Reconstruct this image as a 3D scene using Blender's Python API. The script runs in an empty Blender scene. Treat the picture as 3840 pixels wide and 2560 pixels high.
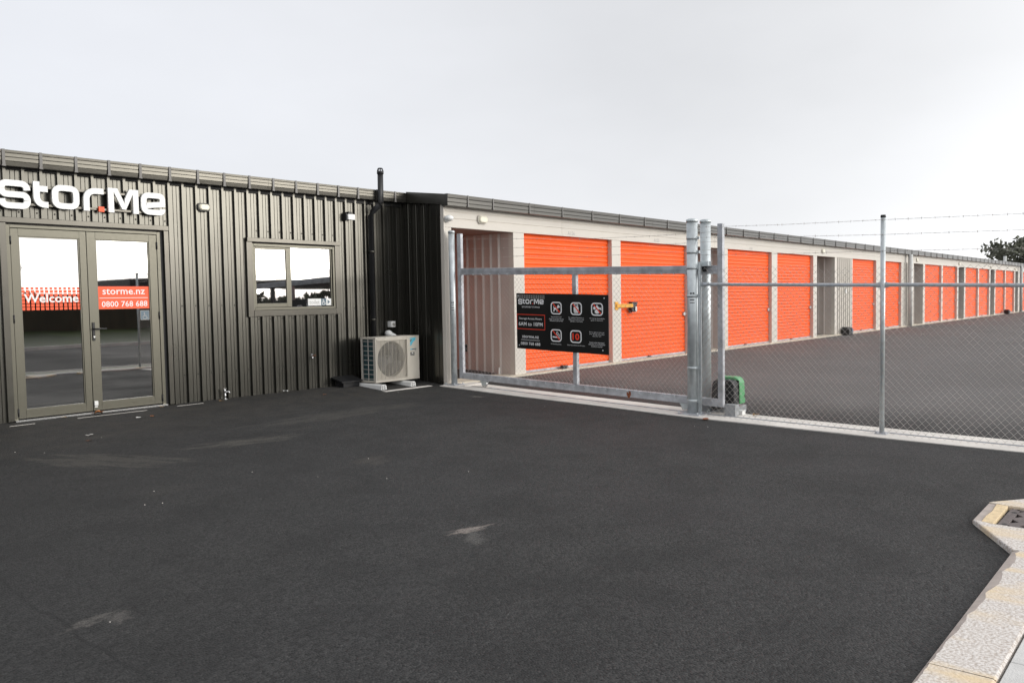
import bpy, math, random
from mathutils import Matrix, Vector
random.seed(7)
S = bpy.context.scene
COL = S.collection
H = 1.33                      # heights below are measured from the photographer's eye; H lifts them so that the yard lies near zero

# ------------------------------------------------------------------ camera
cd = bpy.data.cameras.new('camera'); cam = bpy.data.objects.new('camera', cd); COL.objects.link(cam)
cd.sensor_width = 36; cd.lens = 28.653; cd.clip_start = 0.05; cd.clip_end = 2000
r, u, b = (0.652649, -0.757469, -0.017061), (0.050622, 0.021127, 0.998494), (-0.755968, -0.652530, 0.052133)
cam.matrix_world = Matrix(((r[0], u[0], b[0], 0), (r[1], u[1], b[1], 0), (r[2], u[2], b[2], H), (0, 0, 0, 1)))
S.camera = cam

# ------------------------------------------------------------------ sky: thin overcast, sun low behind the cloud
SUN = Vector((0.50, -0.84, 0.20)).normalized()
W = bpy.data.worlds.new('World'); S.world = W; W.use_nodes = True
nt = W.node_tree; N = nt.nodes; N.clear(); LK = nt.links.new
def nd(t, **kw):
    n = N.new(t)
    for k, v in kw.items(): setattr(n, k, v)
    return n
def vmath(op, a, b_=None):
    n = nd('ShaderNodeMath', operation=op)
    for i, x in enumerate((a, b_)):
        if x is None: continue
        if isinstance(x, (int, float)): n.inputs[i].default_value = x
        else: LK(x, n.inputs[i])
    return n.outputs[0]
tc = nd('ShaderNodeTexCoord')
nv = nd('ShaderNodeVectorMath', operation='NORMALIZE'); LK(tc.outputs['Generated'], nv.inputs[0])
dp = nd('ShaderNodeVectorMath', operation='DOT_PRODUCT'); LK(nv.outputs[0], dp.inputs[0]); dp.inputs[1].default_value = SUN
half = vmath('MULTIPLY', vmath('ADD', dp.outputs['Value'], 1.0), 0.5)
lobe = vmath('MULTIPLY', vmath('POWER', vmath('MAXIMUM', half, 0.0), 8.0), 3.3)
noise = nd('ShaderNodeTexNoise'); noise.inputs['Scale'].default_value = 1.6; noise.inputs['Detail'].default_value = 5
mp = nd('ShaderNodeMapping'); mp.inputs['Scale'].default_value = (1, 1, 2.2); LK(nv.outputs[0], mp.inputs[0]); LK(mp.outputs[0], noise.inputs['Vector'])
clouds = vmath('ADD', vmath('MULTIPLY', vmath('SUBTRACT', noise.outputs['Fac'], 0.5), 0.42), 1.05)
sep = nd('ShaderNodeSeparateXYZ'); LK(nv.outputs[0], sep.inputs[0])
hz = vmath('POWER', vmath('SUBTRACT', 1.0, vmath('ABSOLUTE', sep.outputs['Z'])), 7.0)
mix1 = nd('ShaderNodeMix', data_type='RGBA'); LK(half, mix1.inputs['Factor'])
mix1.inputs['A'].default_value = (0.850, 0.872, 0.935, 1); mix1.inputs['B'].default_value = (0.80, 0.798, 0.795, 1)
st = vmath('MULTIPLY', vmath('ADD', vmath('ADD', lobe, vmath('MULTIPLY', vmath('MULTIPLY', hz, half), 0.42)), 0.98), clouds)
cs = nd('ShaderNodeVectorMath', operation='SCALE'); LK(mix1.outputs['Result'], cs.inputs[0]); LK(st, cs.inputs['Scale'])
bg = nd('ShaderNodeBackground'); LK(cs.outputs[0], bg.inputs['Color']); bg.inputs['Strength'].default_value = 1.0
sky = nd('ShaderNodeTexSky', sky_type='NISHITA'); sky.sun_disc = False
sky.sun_elevation = math.asin(SUN.z); sky.sun_rotation = math.atan2(SUN.x, SUN.y)
bg2 = nd('ShaderNodeBackground'); LK(sky.outputs[0], bg2.inputs['Color']); bg2.inputs['Strength'].default_value = 0.08
ms = nd('ShaderNodeMixShader'); ms.inputs[0].default_value = 0.10; LK(bg.outputs[0], ms.inputs[1]); LK(bg2.outputs[0], ms.inputs[2])
wo = nd('ShaderNodeOutputWorld'); LK(ms.outputs[0], wo.inputs['Surface'])
sl = bpy.data.lights.new('sun', 'SUN'); sl.energy = 1.1; sl.angle = math.radians(22); sl.color = (1.0, 0.95, 0.87)
so = bpy.data.objects.new('sun', sl); COL.objects.link(so); so.location = (20, -30, 20)
so.rotation_euler = SUN.to_track_quat('Z', 'Y').to_euler()
S.view_settings.view_transform = 'Standard'; S.view_settings.look = 'None'
S.view_settings.exposure = 0.0; S.view_settings.gamma = 1.0; S.view_settings.use_curve_mapping = False

# ------------------------------------------------------------------ materials
def mat(name, c, rough=0.5, metal=0.0, ior=1.45, var=0.0, vscale=3.0, bump=0.0, bscale=60.0, tint=None, stretch=(1, 1, 1), grime=None):
    m = bpy.data.materials.new(name); m.use_nodes = True
    t = m.node_tree; n = t.nodes; p = n['Principled BSDF']
    p.inputs['Base Color'].default_value = (*c, 1); p.inputs['Roughness'].default_value = rough
    p.inputs['Metallic'].default_value = metal; p.inputs['IOR'].default_value = ior
    if tint: p.inputs['Specular Tint'].default_value = (*tint, 1)
    co = n.new('ShaderNodeTexCoord'); mpn = n.new('ShaderNodeMapping'); mpn.inputs['Scale'].default_value = stretch
    ge = n.new('ShaderNodeNewGeometry'); t.links.new(ge.outputs['Position'], mpn.inputs[0])
    if var:
        x = n.new('ShaderNodeTexNoise'); x.inputs['Scale'].default_value = vscale; x.inputs['Detail'].default_value = 6
        t.links.new(mpn.outputs[0], x.inputs['Vector'])
        rr = n.new('ShaderNodeValToRGB'); rr.color_ramp.elements[0].position = 0.3; rr.color_ramp.elements[1].position = 0.7
        lo = tuple(max(0, v * (1 - var)) for v in c); hi = tuple(min(1, v * (1 + var)) for v in c)
        if grime: lo = grime
        rr.color_ramp.elements[0].color = (*lo, 1); rr.color_ramp.elements[1].color = (*hi, 1)
        t.links.new(x.outputs['Fac'], rr.inputs[0]); t.links.new(rr.outputs[0], p.inputs['Base Color'])
        ma = n.new('ShaderNodeMapRange'); ma.inputs['To Min'].default_value = rough * 0.8; ma.inputs['To Max'].default_value = min(1, rough * 1.2)
        t.links.new(x.outputs['Fac'], ma.inputs[0]); t.links.new(ma.outputs[0], p.inputs['Roughness'])
    if bump:
        x = n.new('ShaderNodeTexNoise'); x.inputs['Scale'].default_value = bscale; x.inputs['Detail'].default_value = 4
        t.links.new(mpn.outputs[0], x.inputs['Vector'])
        bn = n.new('ShaderNodeBump'); bn.inputs['Strength'].default_value = bump; bn.inputs['Distance'].default_value = 0.01
        t.links.new(x.outputs['Fac'], bn.inputs['Height']); t.links.new(bn.outputs[0], p.inputs['Normal'])
    return m
M = {}
M['clad'] = mat('dark_cladding', (0.008, 0.0078, 0.0068), 0.29, ior=1.85, var=0.25, vscale=1.5, bump=0.02, bscale=5, tint=(1, 0.97, 0.86))
M['gutter'] = mat('dark_gutter', (0.020, 0.019, 0.017), 0.29, ior=1.82, var=0.25, vscale=2.5, bump=0.04, bscale=14, tint=(1, 0.96, 0.84), stretch=(1, 1, 3))
M['gutter2'] = mat('storage_gutter_paint', (0.020, 0.0195, 0.018), 0.30, ior=1.62, var=0.35, vscale=1.2, bump=0.12, bscale=3, tint=(1, 0.97, 0.9), stretch=(1, 1, 3))
M['frame'] = mat('dark_joinery', (0.040, 0.038, 0.029), 0.38, ior=1.9, var=0.12, vscale=30, tint=(1, 0.96, 0.80))
M['trim'] = mat('dark_flashing', (0.014, 0.014, 0.012), 0.30, ior=1.78, var=0.35, vscale=6, tint=(1, 0.95, 0.84))
M['strap'] = mat('gutter_strap', (0.07, 0.063, 0.055), 0.5, ior=1.8, var=0.2)
M['screw'] = mat('screw', (0.02, 0.02, 0.018), 0.5)
M['white'] = mat('white_plastic', (0.78, 0.78, 0.76), 0.4, var=0.04)
M['letter'] = mat('white_lettering', (0.80, 0.80, 0.78), 0.35, var=0.02)
M['vinyl'] = mat('bright_white_vinyl', (0.93, 0.93, 0.93), 0.3)
M['diff'] = mat('cream_diffuser', (0.78, 0.74, 0.60), 0.3, var=0.08, vscale=12)
M['face'] = mat('light_grey_cladding', (0.60, 0.56, 0.50), 0.5, ior=1.5, var=0.04, vscale=1.5, bump=0.03, bscale=5)
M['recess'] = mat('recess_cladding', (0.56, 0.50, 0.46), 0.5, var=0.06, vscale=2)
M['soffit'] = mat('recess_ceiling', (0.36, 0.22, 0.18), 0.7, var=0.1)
M['orange'] = mat('orange_steel', (0.95, 0.128, 0.016), 0.46, ior=1.42, var=0.05, vscale=2, bump=0.02, bscale=12)
M['orange_print'] = mat('orange_vinyl', (0.88, 0.105, 0.028), 0.45)
M['rededge'] = mat('red_print', (0.90, 0.07, 0.032), 0.5)
M['galv'] = mat('galvanised_steel', (0.56, 0.60, 0.61), 0.38, metal=0.5, var=0.13, vscale=14, bump=0.06, bscale=40)
M['galv2'] = mat('galvanised_box_section', (0.44, 0.45, 0.475), 0.5, metal=0.15, var=0.26, vscale=9, bump=0.06, bscale=30)
M['wire'] = mat('galvanised_wire', (0.50, 0.47, 0.44), 0.33, metal=0.92, var=0.2, vscale=3)
M['railm'] = mat('galvanised_tube', (0.50, 0.535, 0.57), 0.4, metal=0.25, var=0.12, vscale=20)
M['conc'] = mat('pale_concrete', (0.70, 0.665, 0.615), 0.85, var=0.14, vscale=2.2, bump=0.25, bscale=70)
M['lip'] = mat('slab_edge', (0.60, 0.54, 0.44), 0.85, var=0.15, vscale=5, bump=0.3, bscale=50)
M['black'] = mat('black_plastic', (0.018, 0.018, 0.019), 0.45, var=0.2, vscale=8)
M['board'] = mat('black_board', (0.008, 0.0085, 0.008), 0.42, var=0.2, vscale=4)
M['green'] = mat('green_cover', (0.10, 0.34, 0.14), 0.4, var=0.06, vscale=20)
M['cab'] = mat('cream_cabinet', (0.56, 0.52, 0.45), 0.45, var=0.05, vscale=6)
M['cabside'] = mat('cabinet_side', (0.56, 0.53, 0.49), 0.45, var=0.04)
M['fin'] = mat('condenser_fins', (0.045, 0.095, 0.105), 0.5, metal=0.3, var=0.2, vscale=30, stretch=(1, 1, 8))
M['dark'] = mat('dark_void', (0.012, 0.012, 0.012), 0.6)
M['fan'] = mat('fan_blade', (0.05, 0.05, 0.052), 0.5)
M['blue'] = mat('light_blue_print', (0.10, 0.50, 0.66), 0.4)
M['greyprint'] = mat('grey_print', (0.36, 0.35, 0.33), 0.5)
M['bluegrey'] = mat('blue_grey_sticker', (0.10, 0.15, 0.19), 0.35)
M['yellow'] = mat('yellow_steel', (0.74, 0.36, 0.03), 0.45, var=0.08, vscale=20)
M['chrome'] = mat('bright_steel', (0.7, 0.7, 0.7), 0.22, metal=0.9)
M['stopm'] = mat('dull_galvanised', (0.33, 0.34, 0.35), 0.5, metal=0.2, var=0.2, vscale=20)
M['rust'] = mat('rust', (0.22, 0.07, 0.03), 0.85, var=0.4, vscale=40)
M['leaf'] = mat('dead_leaf', (0.36, 0.13, 0.04), 0.7, var=0.5, vscale=60)
M['leafb'] = mat('brown_leaf', (0.25, 0.16, 0.08), 0.7, var=0.5, vscale=60)
M['iron'] = mat('cast_iron', (0.13, 0.105, 0.10), 0.65, var=0.3, vscale=25, bump=0.3, bscale=80)
M['pink'] = mat('pink_plastic', (0.62, 0.20, 0.24), 0.5)
M['roof'] = mat('roof_sheet', (0.03, 0.03, 0.03), 0.45)
M['bark'] = mat('bark', (0.09, 0.075, 0.06), 0.9, var=0.3, vscale=8)
M['inside'] = mat('interior_paint', (0.35, 0.34, 0.32), 0.8)
M['timber'] = mat('fence_timber', (0.055, 0.045, 0.03), 0.8, var=0.3, vscale=4, stretch=(1, 1, 0.2))
M['pipew'] = mat('grey_downpipe', (0.58, 0.59, 0.57), 0.4, var=0.05)

def leafmat(name, c):
    m = mat(name, c, 0.6, var=0.45, vscale=0.6)
    return m
M['foliage'] = leafmat('foliage', (0.15, 0.155, 0.115)); M['grass'] = leafmat('grass_green', (0.045, 0.06, 0.018))  # foliage is paled: distance haze put into the leaf colour

def glassmat(name, refl, dark, wob=0.0, scale=2.0):
    m = bpy.data.materials.new(name); m.use_nodes = True; t = m.node_tree; n = t.nodes; n.clear()
    o = n.new('ShaderNodeOutputMaterial'); g = n.new('ShaderNodeBsdfGlossy'); g.inputs['Roughness'].default_value = 0.015
    g.inputs['Color'].default_value = (1, 1, 1, 1)
    tr = n.new('ShaderNodeBsdfTransparent'); tr.inputs[0].default_value = (dark, dark * 1.02, dark, 1)
    fr = n.new('ShaderNodeLayerWeight'); fr.inputs['Blend'].default_value = 0.35
    mr = n.new('ShaderNodeMapRange'); mr.inputs['To Min'].default_value = refl; mr.inputs['To Max'].default_value = 0.95
    t.links.new(fr.outputs['Fresnel'], mr.inputs[0]); mx = n.new('ShaderNodeMixShader')
    t.links.new(mr.outputs[0], mx.inputs[0]); t.links.new(tr.outputs[0], mx.inputs[1]); t.links.new(g.outputs[0], mx.inputs[2])
    t.links.new(mx.outputs[0], o.inputs['Surface'])
    if wob:
        ge = n.new('ShaderNodeNewGeometry'); x = n.new('ShaderNodeTexNoise'); x.inputs['Scale'].default_value = scale; x.inputs['Detail'].default_value = 1
        t.links.new(ge.outputs['Position'], x.inputs['Vector']); bn = n.new('ShaderNodeBump'); bn.inputs['Strength'].default_value = wob
        bn.inputs['Distance'].default_value = 0.02; t.links.new(x.outputs['Fac'], bn.inputs['Height']); t.links.new(bn.outputs[0], g.inputs['Normal'])
    return m
M['glass'] = glassmat('tinted_glass', 0.36, 0.10, 0.045, 1.3)

def asphalt():
    m = bpy.data.materials.new('asphalt'); m.use_nodes = True; t = m.node_tree; n = t.nodes; p = n['Principled BSDF']; L = t.links.new
    ge = n.new('ShaderNodeNewGeometry'); P = ge.outputs['Position']
    def noise(sc, det=4, vec=P, rough=0.55):
        x = n.new('ShaderNodeTexNoise'); x.inputs['Scale'].default_value = sc; x.inputs['Detail'].default_value = det; x.inputs['Roughness'].default_value = rough
        L(vec, x.inputs['Vector']); return x.outputs['Fac']
    def mth(op, a, b_=None, c=None):
        x = n.new('ShaderNodeMath'); x.operation = op
        for i, v in enumerate((a, b_, c)):
            if v is None: continue
            if isinstance(v, (int, float)): x.inputs[i].default_value = v
            else: L(v, x.inputs[i])
        return x.outputs[0]
    def mixc(f, a, b_):
        x = n.new('ShaderNodeMix'); x.data_type = 'RGBA'
        L(f, x.inputs['Factor'])
        for k, v in (('A', a), ('B', b_)):
            if isinstance(v, tuple): x.inputs[k].default_value = (*v, 1)
            else: L(v, x.inputs[k])
        return x.outputs['Result']
    def ramp(f, lo, hi):
        x = n.new('ShaderNodeMapRange'); x.interpolation_type = 'SMOOTHSTEP'
        x.inputs['From Min'].default_value = lo; x.inputs['From Max'].default_value = hi; L(f, x.inputs[0]); return x.outputs[0]
    vo = n.new('ShaderNodeTexVoronoi'); vo.inputs['Scale'].default_value = 92; L(P, vo.inputs['Vector'])
    vs = n.new('ShaderNodeSeparateColor'); L(vo.outputs['Color'], vs.inputs[0])
    stone = vs.outputs[0]
    base = mixc(stone, (0.008, 0.008, 0.008), (0.054, 0.053, 0.052))
    big = ramp(noise(0.55, 5), 0.35, 0.68)
    base = mixc(mth('MULTIPLY', big, 0.55), base, mixc(stone, (0.023, 0.023, 0.0225), (0.072, 0.070, 0.067)))
    mid = ramp(noise(14, 3), 0.35, 0.7)
    base = mixc(mth('MULTIPLY', mid, 0.25), base, (0.03, 0.03, 0.03))
    rare = mth('GREATER_THAN', vs.outputs[1], 0.985)
    base = mixc(mth('MULTIPLY', rare, 0.35), base, (0.12, 0.117, 0.112))
    pit = ramp(noise(38, 3), 0.60, 0.70)
    base = mixc(mth('MULTIPLY', pit, 0.8), base, (0.012, 0.012, 0.012))
    patch = ramp(noise(2.3, 4), 0.42, 0.66)
    base = mixc(mth('MULTIPLY', patch, 0.36), base, (0.012, 0.012, 0.012))
    sp = n.new('ShaderNodeSeparateXYZ'); L(P, sp.inputs[0]); X, Y = sp.outputs[0], sp.outputs[1]
    # dirt gathered along the office wall and dusty patches
    wob = mth('MULTIPLY', mth('SUBTRACT', noise(0.9, 3), 0.5), 1.6)
    nearwall = mth('MULTIPLY', ramp(mth('ADD', Y, wob), 7.9, 9.4), ramp(mth('SUBTRACT', 9.4, X), 0.0, 2.0))
    base = mixc(mth('MULTIPLY', nearwall, mth('MULTIPLY', ramp(noise(6, 5), 0.25, 0.75), 0.55)), base, (0.075, 0.066, 0.054))
    mpn = n.new('ShaderNodeMapping'); mpn.inputs['Scale'].default_value = (0.9, 2.6, 1); L(P, mpn.inputs[0])
    dust = mth('MULTIPLY', ramp(noise(0.9, 5, mpn.outputs[0]), 0.56, 0.76), mth('MULTIPLY', ramp(Y, 5.2, 6.8), ramp(mth('SUBTRACT', 8.3, X), 0, 2)))
    base = mixc(mth('MULTIPLY', dust, 0.5), base, (0.085, 0.078, 0.066))
    dark_left = mth('MULTIPLY', ramp(mth('ADD', mth('SUBTRACT', mth('MULTIPLY', Y, 0.8), X), wob), -1.5, 4.5), ramp(mth('SUBTRACT', 9.0, X), 0.0, 1.0))  # asphalt gets darker towards the left, nearer the office
    base = mixc(mth('MULTIPLY', dark_left, 0.42), base, (0.015, 0.0148, 0.014))
    # worn tracks inside the yard
    mp2 = n.new('ShaderNodeMapping'); mp2.inputs['Scale'].default_value = (0.22, 1.3, 1); mp2.inputs['Rotation'].default_value = (0, 0, 0.25); L(P, mp2.inputs[0])
    trk = mth('MULTIPLY', ramp(noise(1.0, 4, mp2.outputs[0]), 0.45, 0.75), ramp(X, 9.3, 10.5))
    base = mixc(mth('MULTIPLY', trk, 0.5), base, (0.105, 0.096, 0.09))
    yard = ramp(X, 9.2, 12.0)
    base = mixc(mth('MULTIPLY', yard, 0.7), base, (0.160, 0.152, 0.147))  # paler yard: grazing sky sheen put into the asphalt colour
    # two scuffs of pale cement dust
    def scuff(cx, cy, ang, lx, ly, amt, col, fac_in, su=8, na=5.0, sv=30):
        a = mth('SUBTRACT', X, cx); c = mth('SUBTRACT', Y, cy); ca, sa = math.cos(ang), math.sin(ang)
        uu = mth('ADD', mth('MULTIPLY', a, ca), mth('MULTIPLY', c, sa)); vv = mth('SUBTRACT', mth('MULTIPLY', c, ca), mth('MULTIPLY', a, sa))
        d = mth('ADD', mth('POWER', mth('ABSOLUTE', mth('DIVIDE', uu, lx)), 2), mth('POWER', mth('ABSOLUTE', mth('DIVIDE', vv, ly)), 2))
        cb = n.new('ShaderNodeCombineXYZ'); L(mth('MULTIPLY', uu, su), cb.inputs[0]); L(mth('MULTIPLY', vv, sv), cb.inputs[1])
        streak = noise(1.0, 4, cb.outputs[0], 0.7)
        d = mth('ADD', d, mth('MULTIPLY', mth('SUBTRACT', streak, 0.5), na))
        f = mth('MULTIPLY', mth('MULTIPLY', ramp(mth('SUBTRACT', 1.0, d), -0.2, 1.0), amt), ramp(stone, -0.3, 0.4))
        return mixc(f, fac_in, col)
    base = scuff(3.10, 7.45, -0.98, 0.75, 0.26, 0.55, (0.085, 0.079, 0.068), base, 2.0, 7.0, 9)
    base = scuff(4.42, 7.34, -0.22, 0.60, 0.15, 0.62, (0.090, 0.084, 0.073), base, 2.4, 7.0, 12)
    base = scuff(6.05, 8.02, 0.02, 1.30, 0.22, 0.5, (0.080, 0.075, 0.066), base, 2.0, 7.0, 9)
    base = scuff(4.70, 5.74, 0.3, 0.22, 0.16, 0.35, (0.085, 0.074, 0.062), base, 1.5, 5.0, 9)
    base = scuff(3.72, 3.615, -0.24, 0.15, 0.055, 0.85, (0.26, 0.225, 0.20), base)
    base = scuff(3.80, 3.60, -0.16, 0.16, 0.024, 0.5, (0.26, 0.23, 0.205), base)
    base = scuff(3.63, 3.46, 0.72, 0.15, 0.075, 0.5, (0.135, 0.13, 0.12), base, 7, 4.0, 11)
    base = scuff(1.54, 3.965, 0.20, 0.15, 0.052, 0.55, (0.14, 0.13, 0.118), base)
    base = scuff(1.65, 3.90, 0.9, 0.09, 0.06, 0.5, (0.13, 0.12, 0.11), base, 8, 4.0, 16)
    base = scuff(8.33, 7.86, -1.3, 0.12, 0.06, 0.7, (0.20, 0.18, 0.16), base)
    seam = mth('ABSOLUTE', mth('SUBTRACT', X, mth('ADD', 1.44, mth('MULTIPLY', mth('SUBTRACT', noise(3.0, 3), 0.5), 0.10))))
    base = mixc(mth('MULTIPLY', mth('SUBTRACT', 1.0, ramp(seam, 0.0, 0.018)), 0.6), base, (0.012, 0.012, 0.012))
    L(base, p.inputs['Base Color']); p.inputs['IOR'].default_value = 1.42
    ro = n.new('ShaderNodeMapRange'); ro.inputs['To Min'].default_value = 0.74; ro.inputs['To Max'].default_value = 0.9; L(big, ro.inputs[0]); L(ro.outputs[0], p.inputs['Roughness'])
    b1 = n.new('ShaderNodeBump'); b1.inputs['Strength'].default_value = 0.45; b1.inputs['Distance'].default_value = 0.006
    hgt = mth('ADD', mth('MULTIPLY', vo.outputs['Distance'], -3.0), noise(260, 3)); L(hgt, b1.inputs['Height']); L(b1.outputs[0], p.inputs['Normal'])
    return m
M['asphalt'] = asphalt()

def kerbmat():
    m = bpy.data.materials.new('exposed_kerb'); m.use_nodes = True; t = m.node_tree; n = t.nodes; p = n['Principled BSDF']; L = t.links.new
    ge = n.new('ShaderNodeNewGeometry'); P = ge.outputs['Position']
    x = n.new('ShaderNodeTexNoise'); x.inputs['Scale'].default_value = 75; x.inputs['Detail'].default_value = 3; L(P, x.inputs['Vector'])
    r1 = n.new('ShaderNodeValToRGB'); r1.color_ramp.elements[0].position = 0.36; r1.color_ramp.elements[1].position = 0.60
    r1.color_ramp.elements[0].color = (0.47, 0.41, 0.36, 1); r1.color_ramp.elements[1].color = (0.74, 0.70, 0.66, 1); L(x.outputs['Fac'], r1.inputs[0])
    mp3 = n.new('ShaderNodeMapping'); mp3.inputs['Scale'].default_value = (3.6, 1.0, 1); L(P, mp3.inputs[0])
    y = n.new('ShaderNodeTexNoise'); y.inputs['Scale'].default_value = 1.0; y.inputs['Detail'].default_value = 4; L(mp3.outputs[0], y.inputs['Vector'])
    r2 = n.new('ShaderNodeValToRGB'); r2.color_ramp.elements[0].position = 0.48; r2.color_ramp.elements[1].position = 0.64
    L(y.outputs['Fac'], r2.inputs[0])
    mx = n.new('ShaderNodeMix'); mx.data_type = 'RGBA'; L(r2.outputs[0], mx.inputs['Factor']); L(r1.outputs[0], mx.inputs['A']); mx.inputs['B'].default_value = (0.74, 0.58, 0.37, 1)
    L(mx.outputs['Result'], p.inputs['Base Color']); p.inputs['Roughness'].default_value = 0.85
    bn = n.new('ShaderNodeBump'); bn.inputs['Strength'].default_value = 0.45; bn.inputs['Distance'].default_value = 0.008; L(x.outputs['Fac'], bn.inputs['Height']); L(bn.outputs[0], p.inputs['Normal'])
    return m
M['kerb'] = kerbmat(); M['kerbyellow'] = mat('stained_concrete', (0.74, 0.58, 0.36), 0.85, var=0.12, vscale=25, bump=0.5, bscale=80)
M['kerbface'] = mat('smooth_kerb_face', (0.44, 0.38, 0.34), 0.7, var=0.15, vscale=12)
M['path'] = mat('white_concrete', (0.60, 0.59, 0.57), 0.8, var=0.08, vscale=20, bump=0.3, bscale=120)

# ------------------------------------------------------------------ mesh helpers
class MB:
    def __init__(s): s.v = []; s.f = []; s.m = []; s.mi = 0; s.sm = []
    def add(s, vs, fs, smooth=False):
        k = len(s.v); s.v += [tuple(q) for q in vs]
        for f in fs: s.f.append(tuple(i + k for i in f)); s.m.append(s.mi); s.sm.append(smooth)
        return s
    def box(s, x0, x1, y0, y1, z0, z1, sh=None):
        vs = [(x, y, z) for z in (z0, z1) for y in (y0, y1) for x in (x0, x1)]
        if sh: vs = [(x, y, z + sh(y)) for x, y, z in vs]
        return s.add(vs, [(0, 2, 3, 1), (4, 5, 7, 6), (0, 1, 5, 4), (2, 6, 7, 3), (0, 4, 6, 2), (1, 3, 7, 5)])
    def quad(s, a, b_, c, d): return s.add([a, b_, c, d], [(0, 1, 2, 3)])
    def prism(s, poly, fn, d0, d1):
        n = len(poly); vs = [fn(p[0], p[1], d0) for p in poly] + [fn(p[0], p[1], d1) for p in poly]
        fs = [tuple(range(n))[::-1], tuple(range(n, 2 * n))] + [(i, (i + 1) % n, n + (i + 1) % n, n + i) for i in range(n)]
        return s.add(vs, fs)
    def tube(s, path, r, n=8, cap=True, smooth=True):
        P = [Vector(p) for p in path]; rs = r if isinstance(r, (list, tuple)) else [r] * len(P); vs = []
        for i, p in enumerate(P):
            d = (P[min(i + 1, len(P) - 1)] - P[max(i - 1, 0)]).normalized()
            a = Vector((0, 0, 1)) if abs(d.z) < 0.9 else Vector((1, 0, 0))
            e1 = d.cross(a).normalized(); e2 = d.cross(e1)
            for j in range(n):
                t = 2 * math.pi * j / n; vs.append(p + (e1 * math.cos(t) + e2 * math.sin(t)) * rs[i])
        fs = []
        for i in range(len(P) - 1):
            for j in range(n): fs.append((i * n + j, i * n + (j + 1) % n, (i + 1) * n + (j + 1) % n, (i + 1) * n + j))
        s.add(vs, fs, smooth)
        if cap: k = len(s.v) - len(vs); s.f.append(tuple(k + j for j in range(n))[::-1]); s.f.append(tuple(len(s.v) - n + j for j in range(n))); s.m += [s.mi] * 2; s.sm += [False] * 2
        return s
    def sphere(s, c, rx, ry, rz, n=12, k=8):
        vs = [(c[0], c[1], c[2] - rz)]; fs = []
        for i in range(1, k):
            a = -math.pi / 2 + math.pi * i / k
            for j in range(n):
                t = 2 * math.pi * j / n; vs.append((c[0] + rx * math.cos(a) * math.cos(t), c[1] + ry * math.cos(a) * math.sin(t), c[2] + rz * math.sin(a)))
        vs.append((c[0], c[1], c[2] + rz)); T = len(vs) - 1
        for j in range(n): fs.append((0, 1 + (j + 1) % n, 1 + j)); fs.append((T, T - n + j, T - n + (j + 1) % n))
        for i in range(k - 2):
            for j in range(n): a = 1 + i * n; fs.append((a + j, a + (j + 1) % n, a + n + (j + 1) % n, a + n + j))
        return s.add(vs, fs, True)

ORG = {}
def build(name, mb, mats, parent=None, kind=None, bevel=0.0, label=None):
    if not isinstance(mats, (list, tuple)): mats = [mats]
    o0 = ORG.get(parent.name, Vector((0, 0, 0))) if parent else Vector((0, 0, 0))
    me = bpy.data.meshes.new(name)
    me.from_pydata([(x - o0.x, y - o0.y, z + H - o0.z) for x, y, z in mb.v], [], mb.f)
    for m in mats: me.materials.append(M[m])
    me.polygons.foreach_set('material_index', mb.m); me.polygons.foreach_set('use_smooth', mb.sm); me.update()
    o = bpy.data.objects.new(name, me); COL.objects.link(o)
    if parent: o.parent = parent; ORG[o.name] = o0
    if kind: o['kind'] = kind
    if label: o['label'] = label
    if bevel:
        bv = o.modifiers.new('bevel', 'BEVEL'); bv.width = bevel; bv.segments = 2; bv.limit_method = 'ANGLE'; bv.angle_limit = 0.6
    return o
def tag(o, label, cat, group=None):
    o['label'] = label; o['category'] = cat
    if group: o['group'] = group
    return o
def thing(name, label, cat, loc, group=None):
    o = bpy.data.objects.new(name, None); COL.objects.link(o); o.empty_display_size = 0.2
    o.location = (loc[0], loc[1], loc[2] + H); ORG[o.name] = Vector(o.location)
    return tag(o, label, cat, group)
def bx(name, m, parent, *a, sh=None, bevel=0.0, **k): return build(name, MB().box(*a, sh=sh), m, parent, bevel=bevel, **k)
def dup(root, dx, dy, dz, label=None):
    def cp(o, par):
        c = o.copy(); COL.objects.link(c); c.parent = par
        for ch in list(o.children): cp(ch, c)
        return c
    c = cp(root, None); c.location = root.location + Vector((dx, dy, dz))
    if label: c['label'] = label
    return c
# flat print: maps (u right, v up, d out) into the place
def on_front(y): return lambda u_, v_, d: (u_, y - d, v_)          # on a wall that faces the forecourt
def text_mesh(mb, s, fn, u0, v0, height=None, width=None, bold=0.0, align='LEFT', d=0.0, space=1.0):
    cu = bpy.data.curves.new('t', 'FONT'); cu.body = s; cu.offset = bold; cu.resolution_u = 2; cu.space_character = space
    cu.fill_mode = 'FRONT'
    ob = bpy.data.objects.new('t', cu); COL.objects.link(ob)
    me = bpy.data.meshes.new_from_object(ob.evaluated_get(bpy.context.evaluated_depsgraph_get()))
    vs = [v.co.copy() for v in me.vertices]; fs = [tuple(p.vertices) for p in me.polygons]
    bpy.data.objects.remove(ob); bpy.data.curves.remove(cu); bpy.data.meshes.remove(me)
    x0 = min(v.x for v in vs); x1 = max(v.x for v in vs); y0, y1 = min(v.y for v in vs), max(v.y for v in vs)
    sy = (height / (y1 - y0)) if height else width / (x1 - x0)
    sx = (width / (x1 - x0)) if width else sy
    w = (x1 - x0) * sx; off = {'LEFT': 0, 'CENTER': -w / 2, 'RIGHT': -w}[align]
    mb.add([fn(u0 + off + (v.x - x0) * sx, v0 + (v.y - y0) * sy, d) for v in vs], fs)
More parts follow.
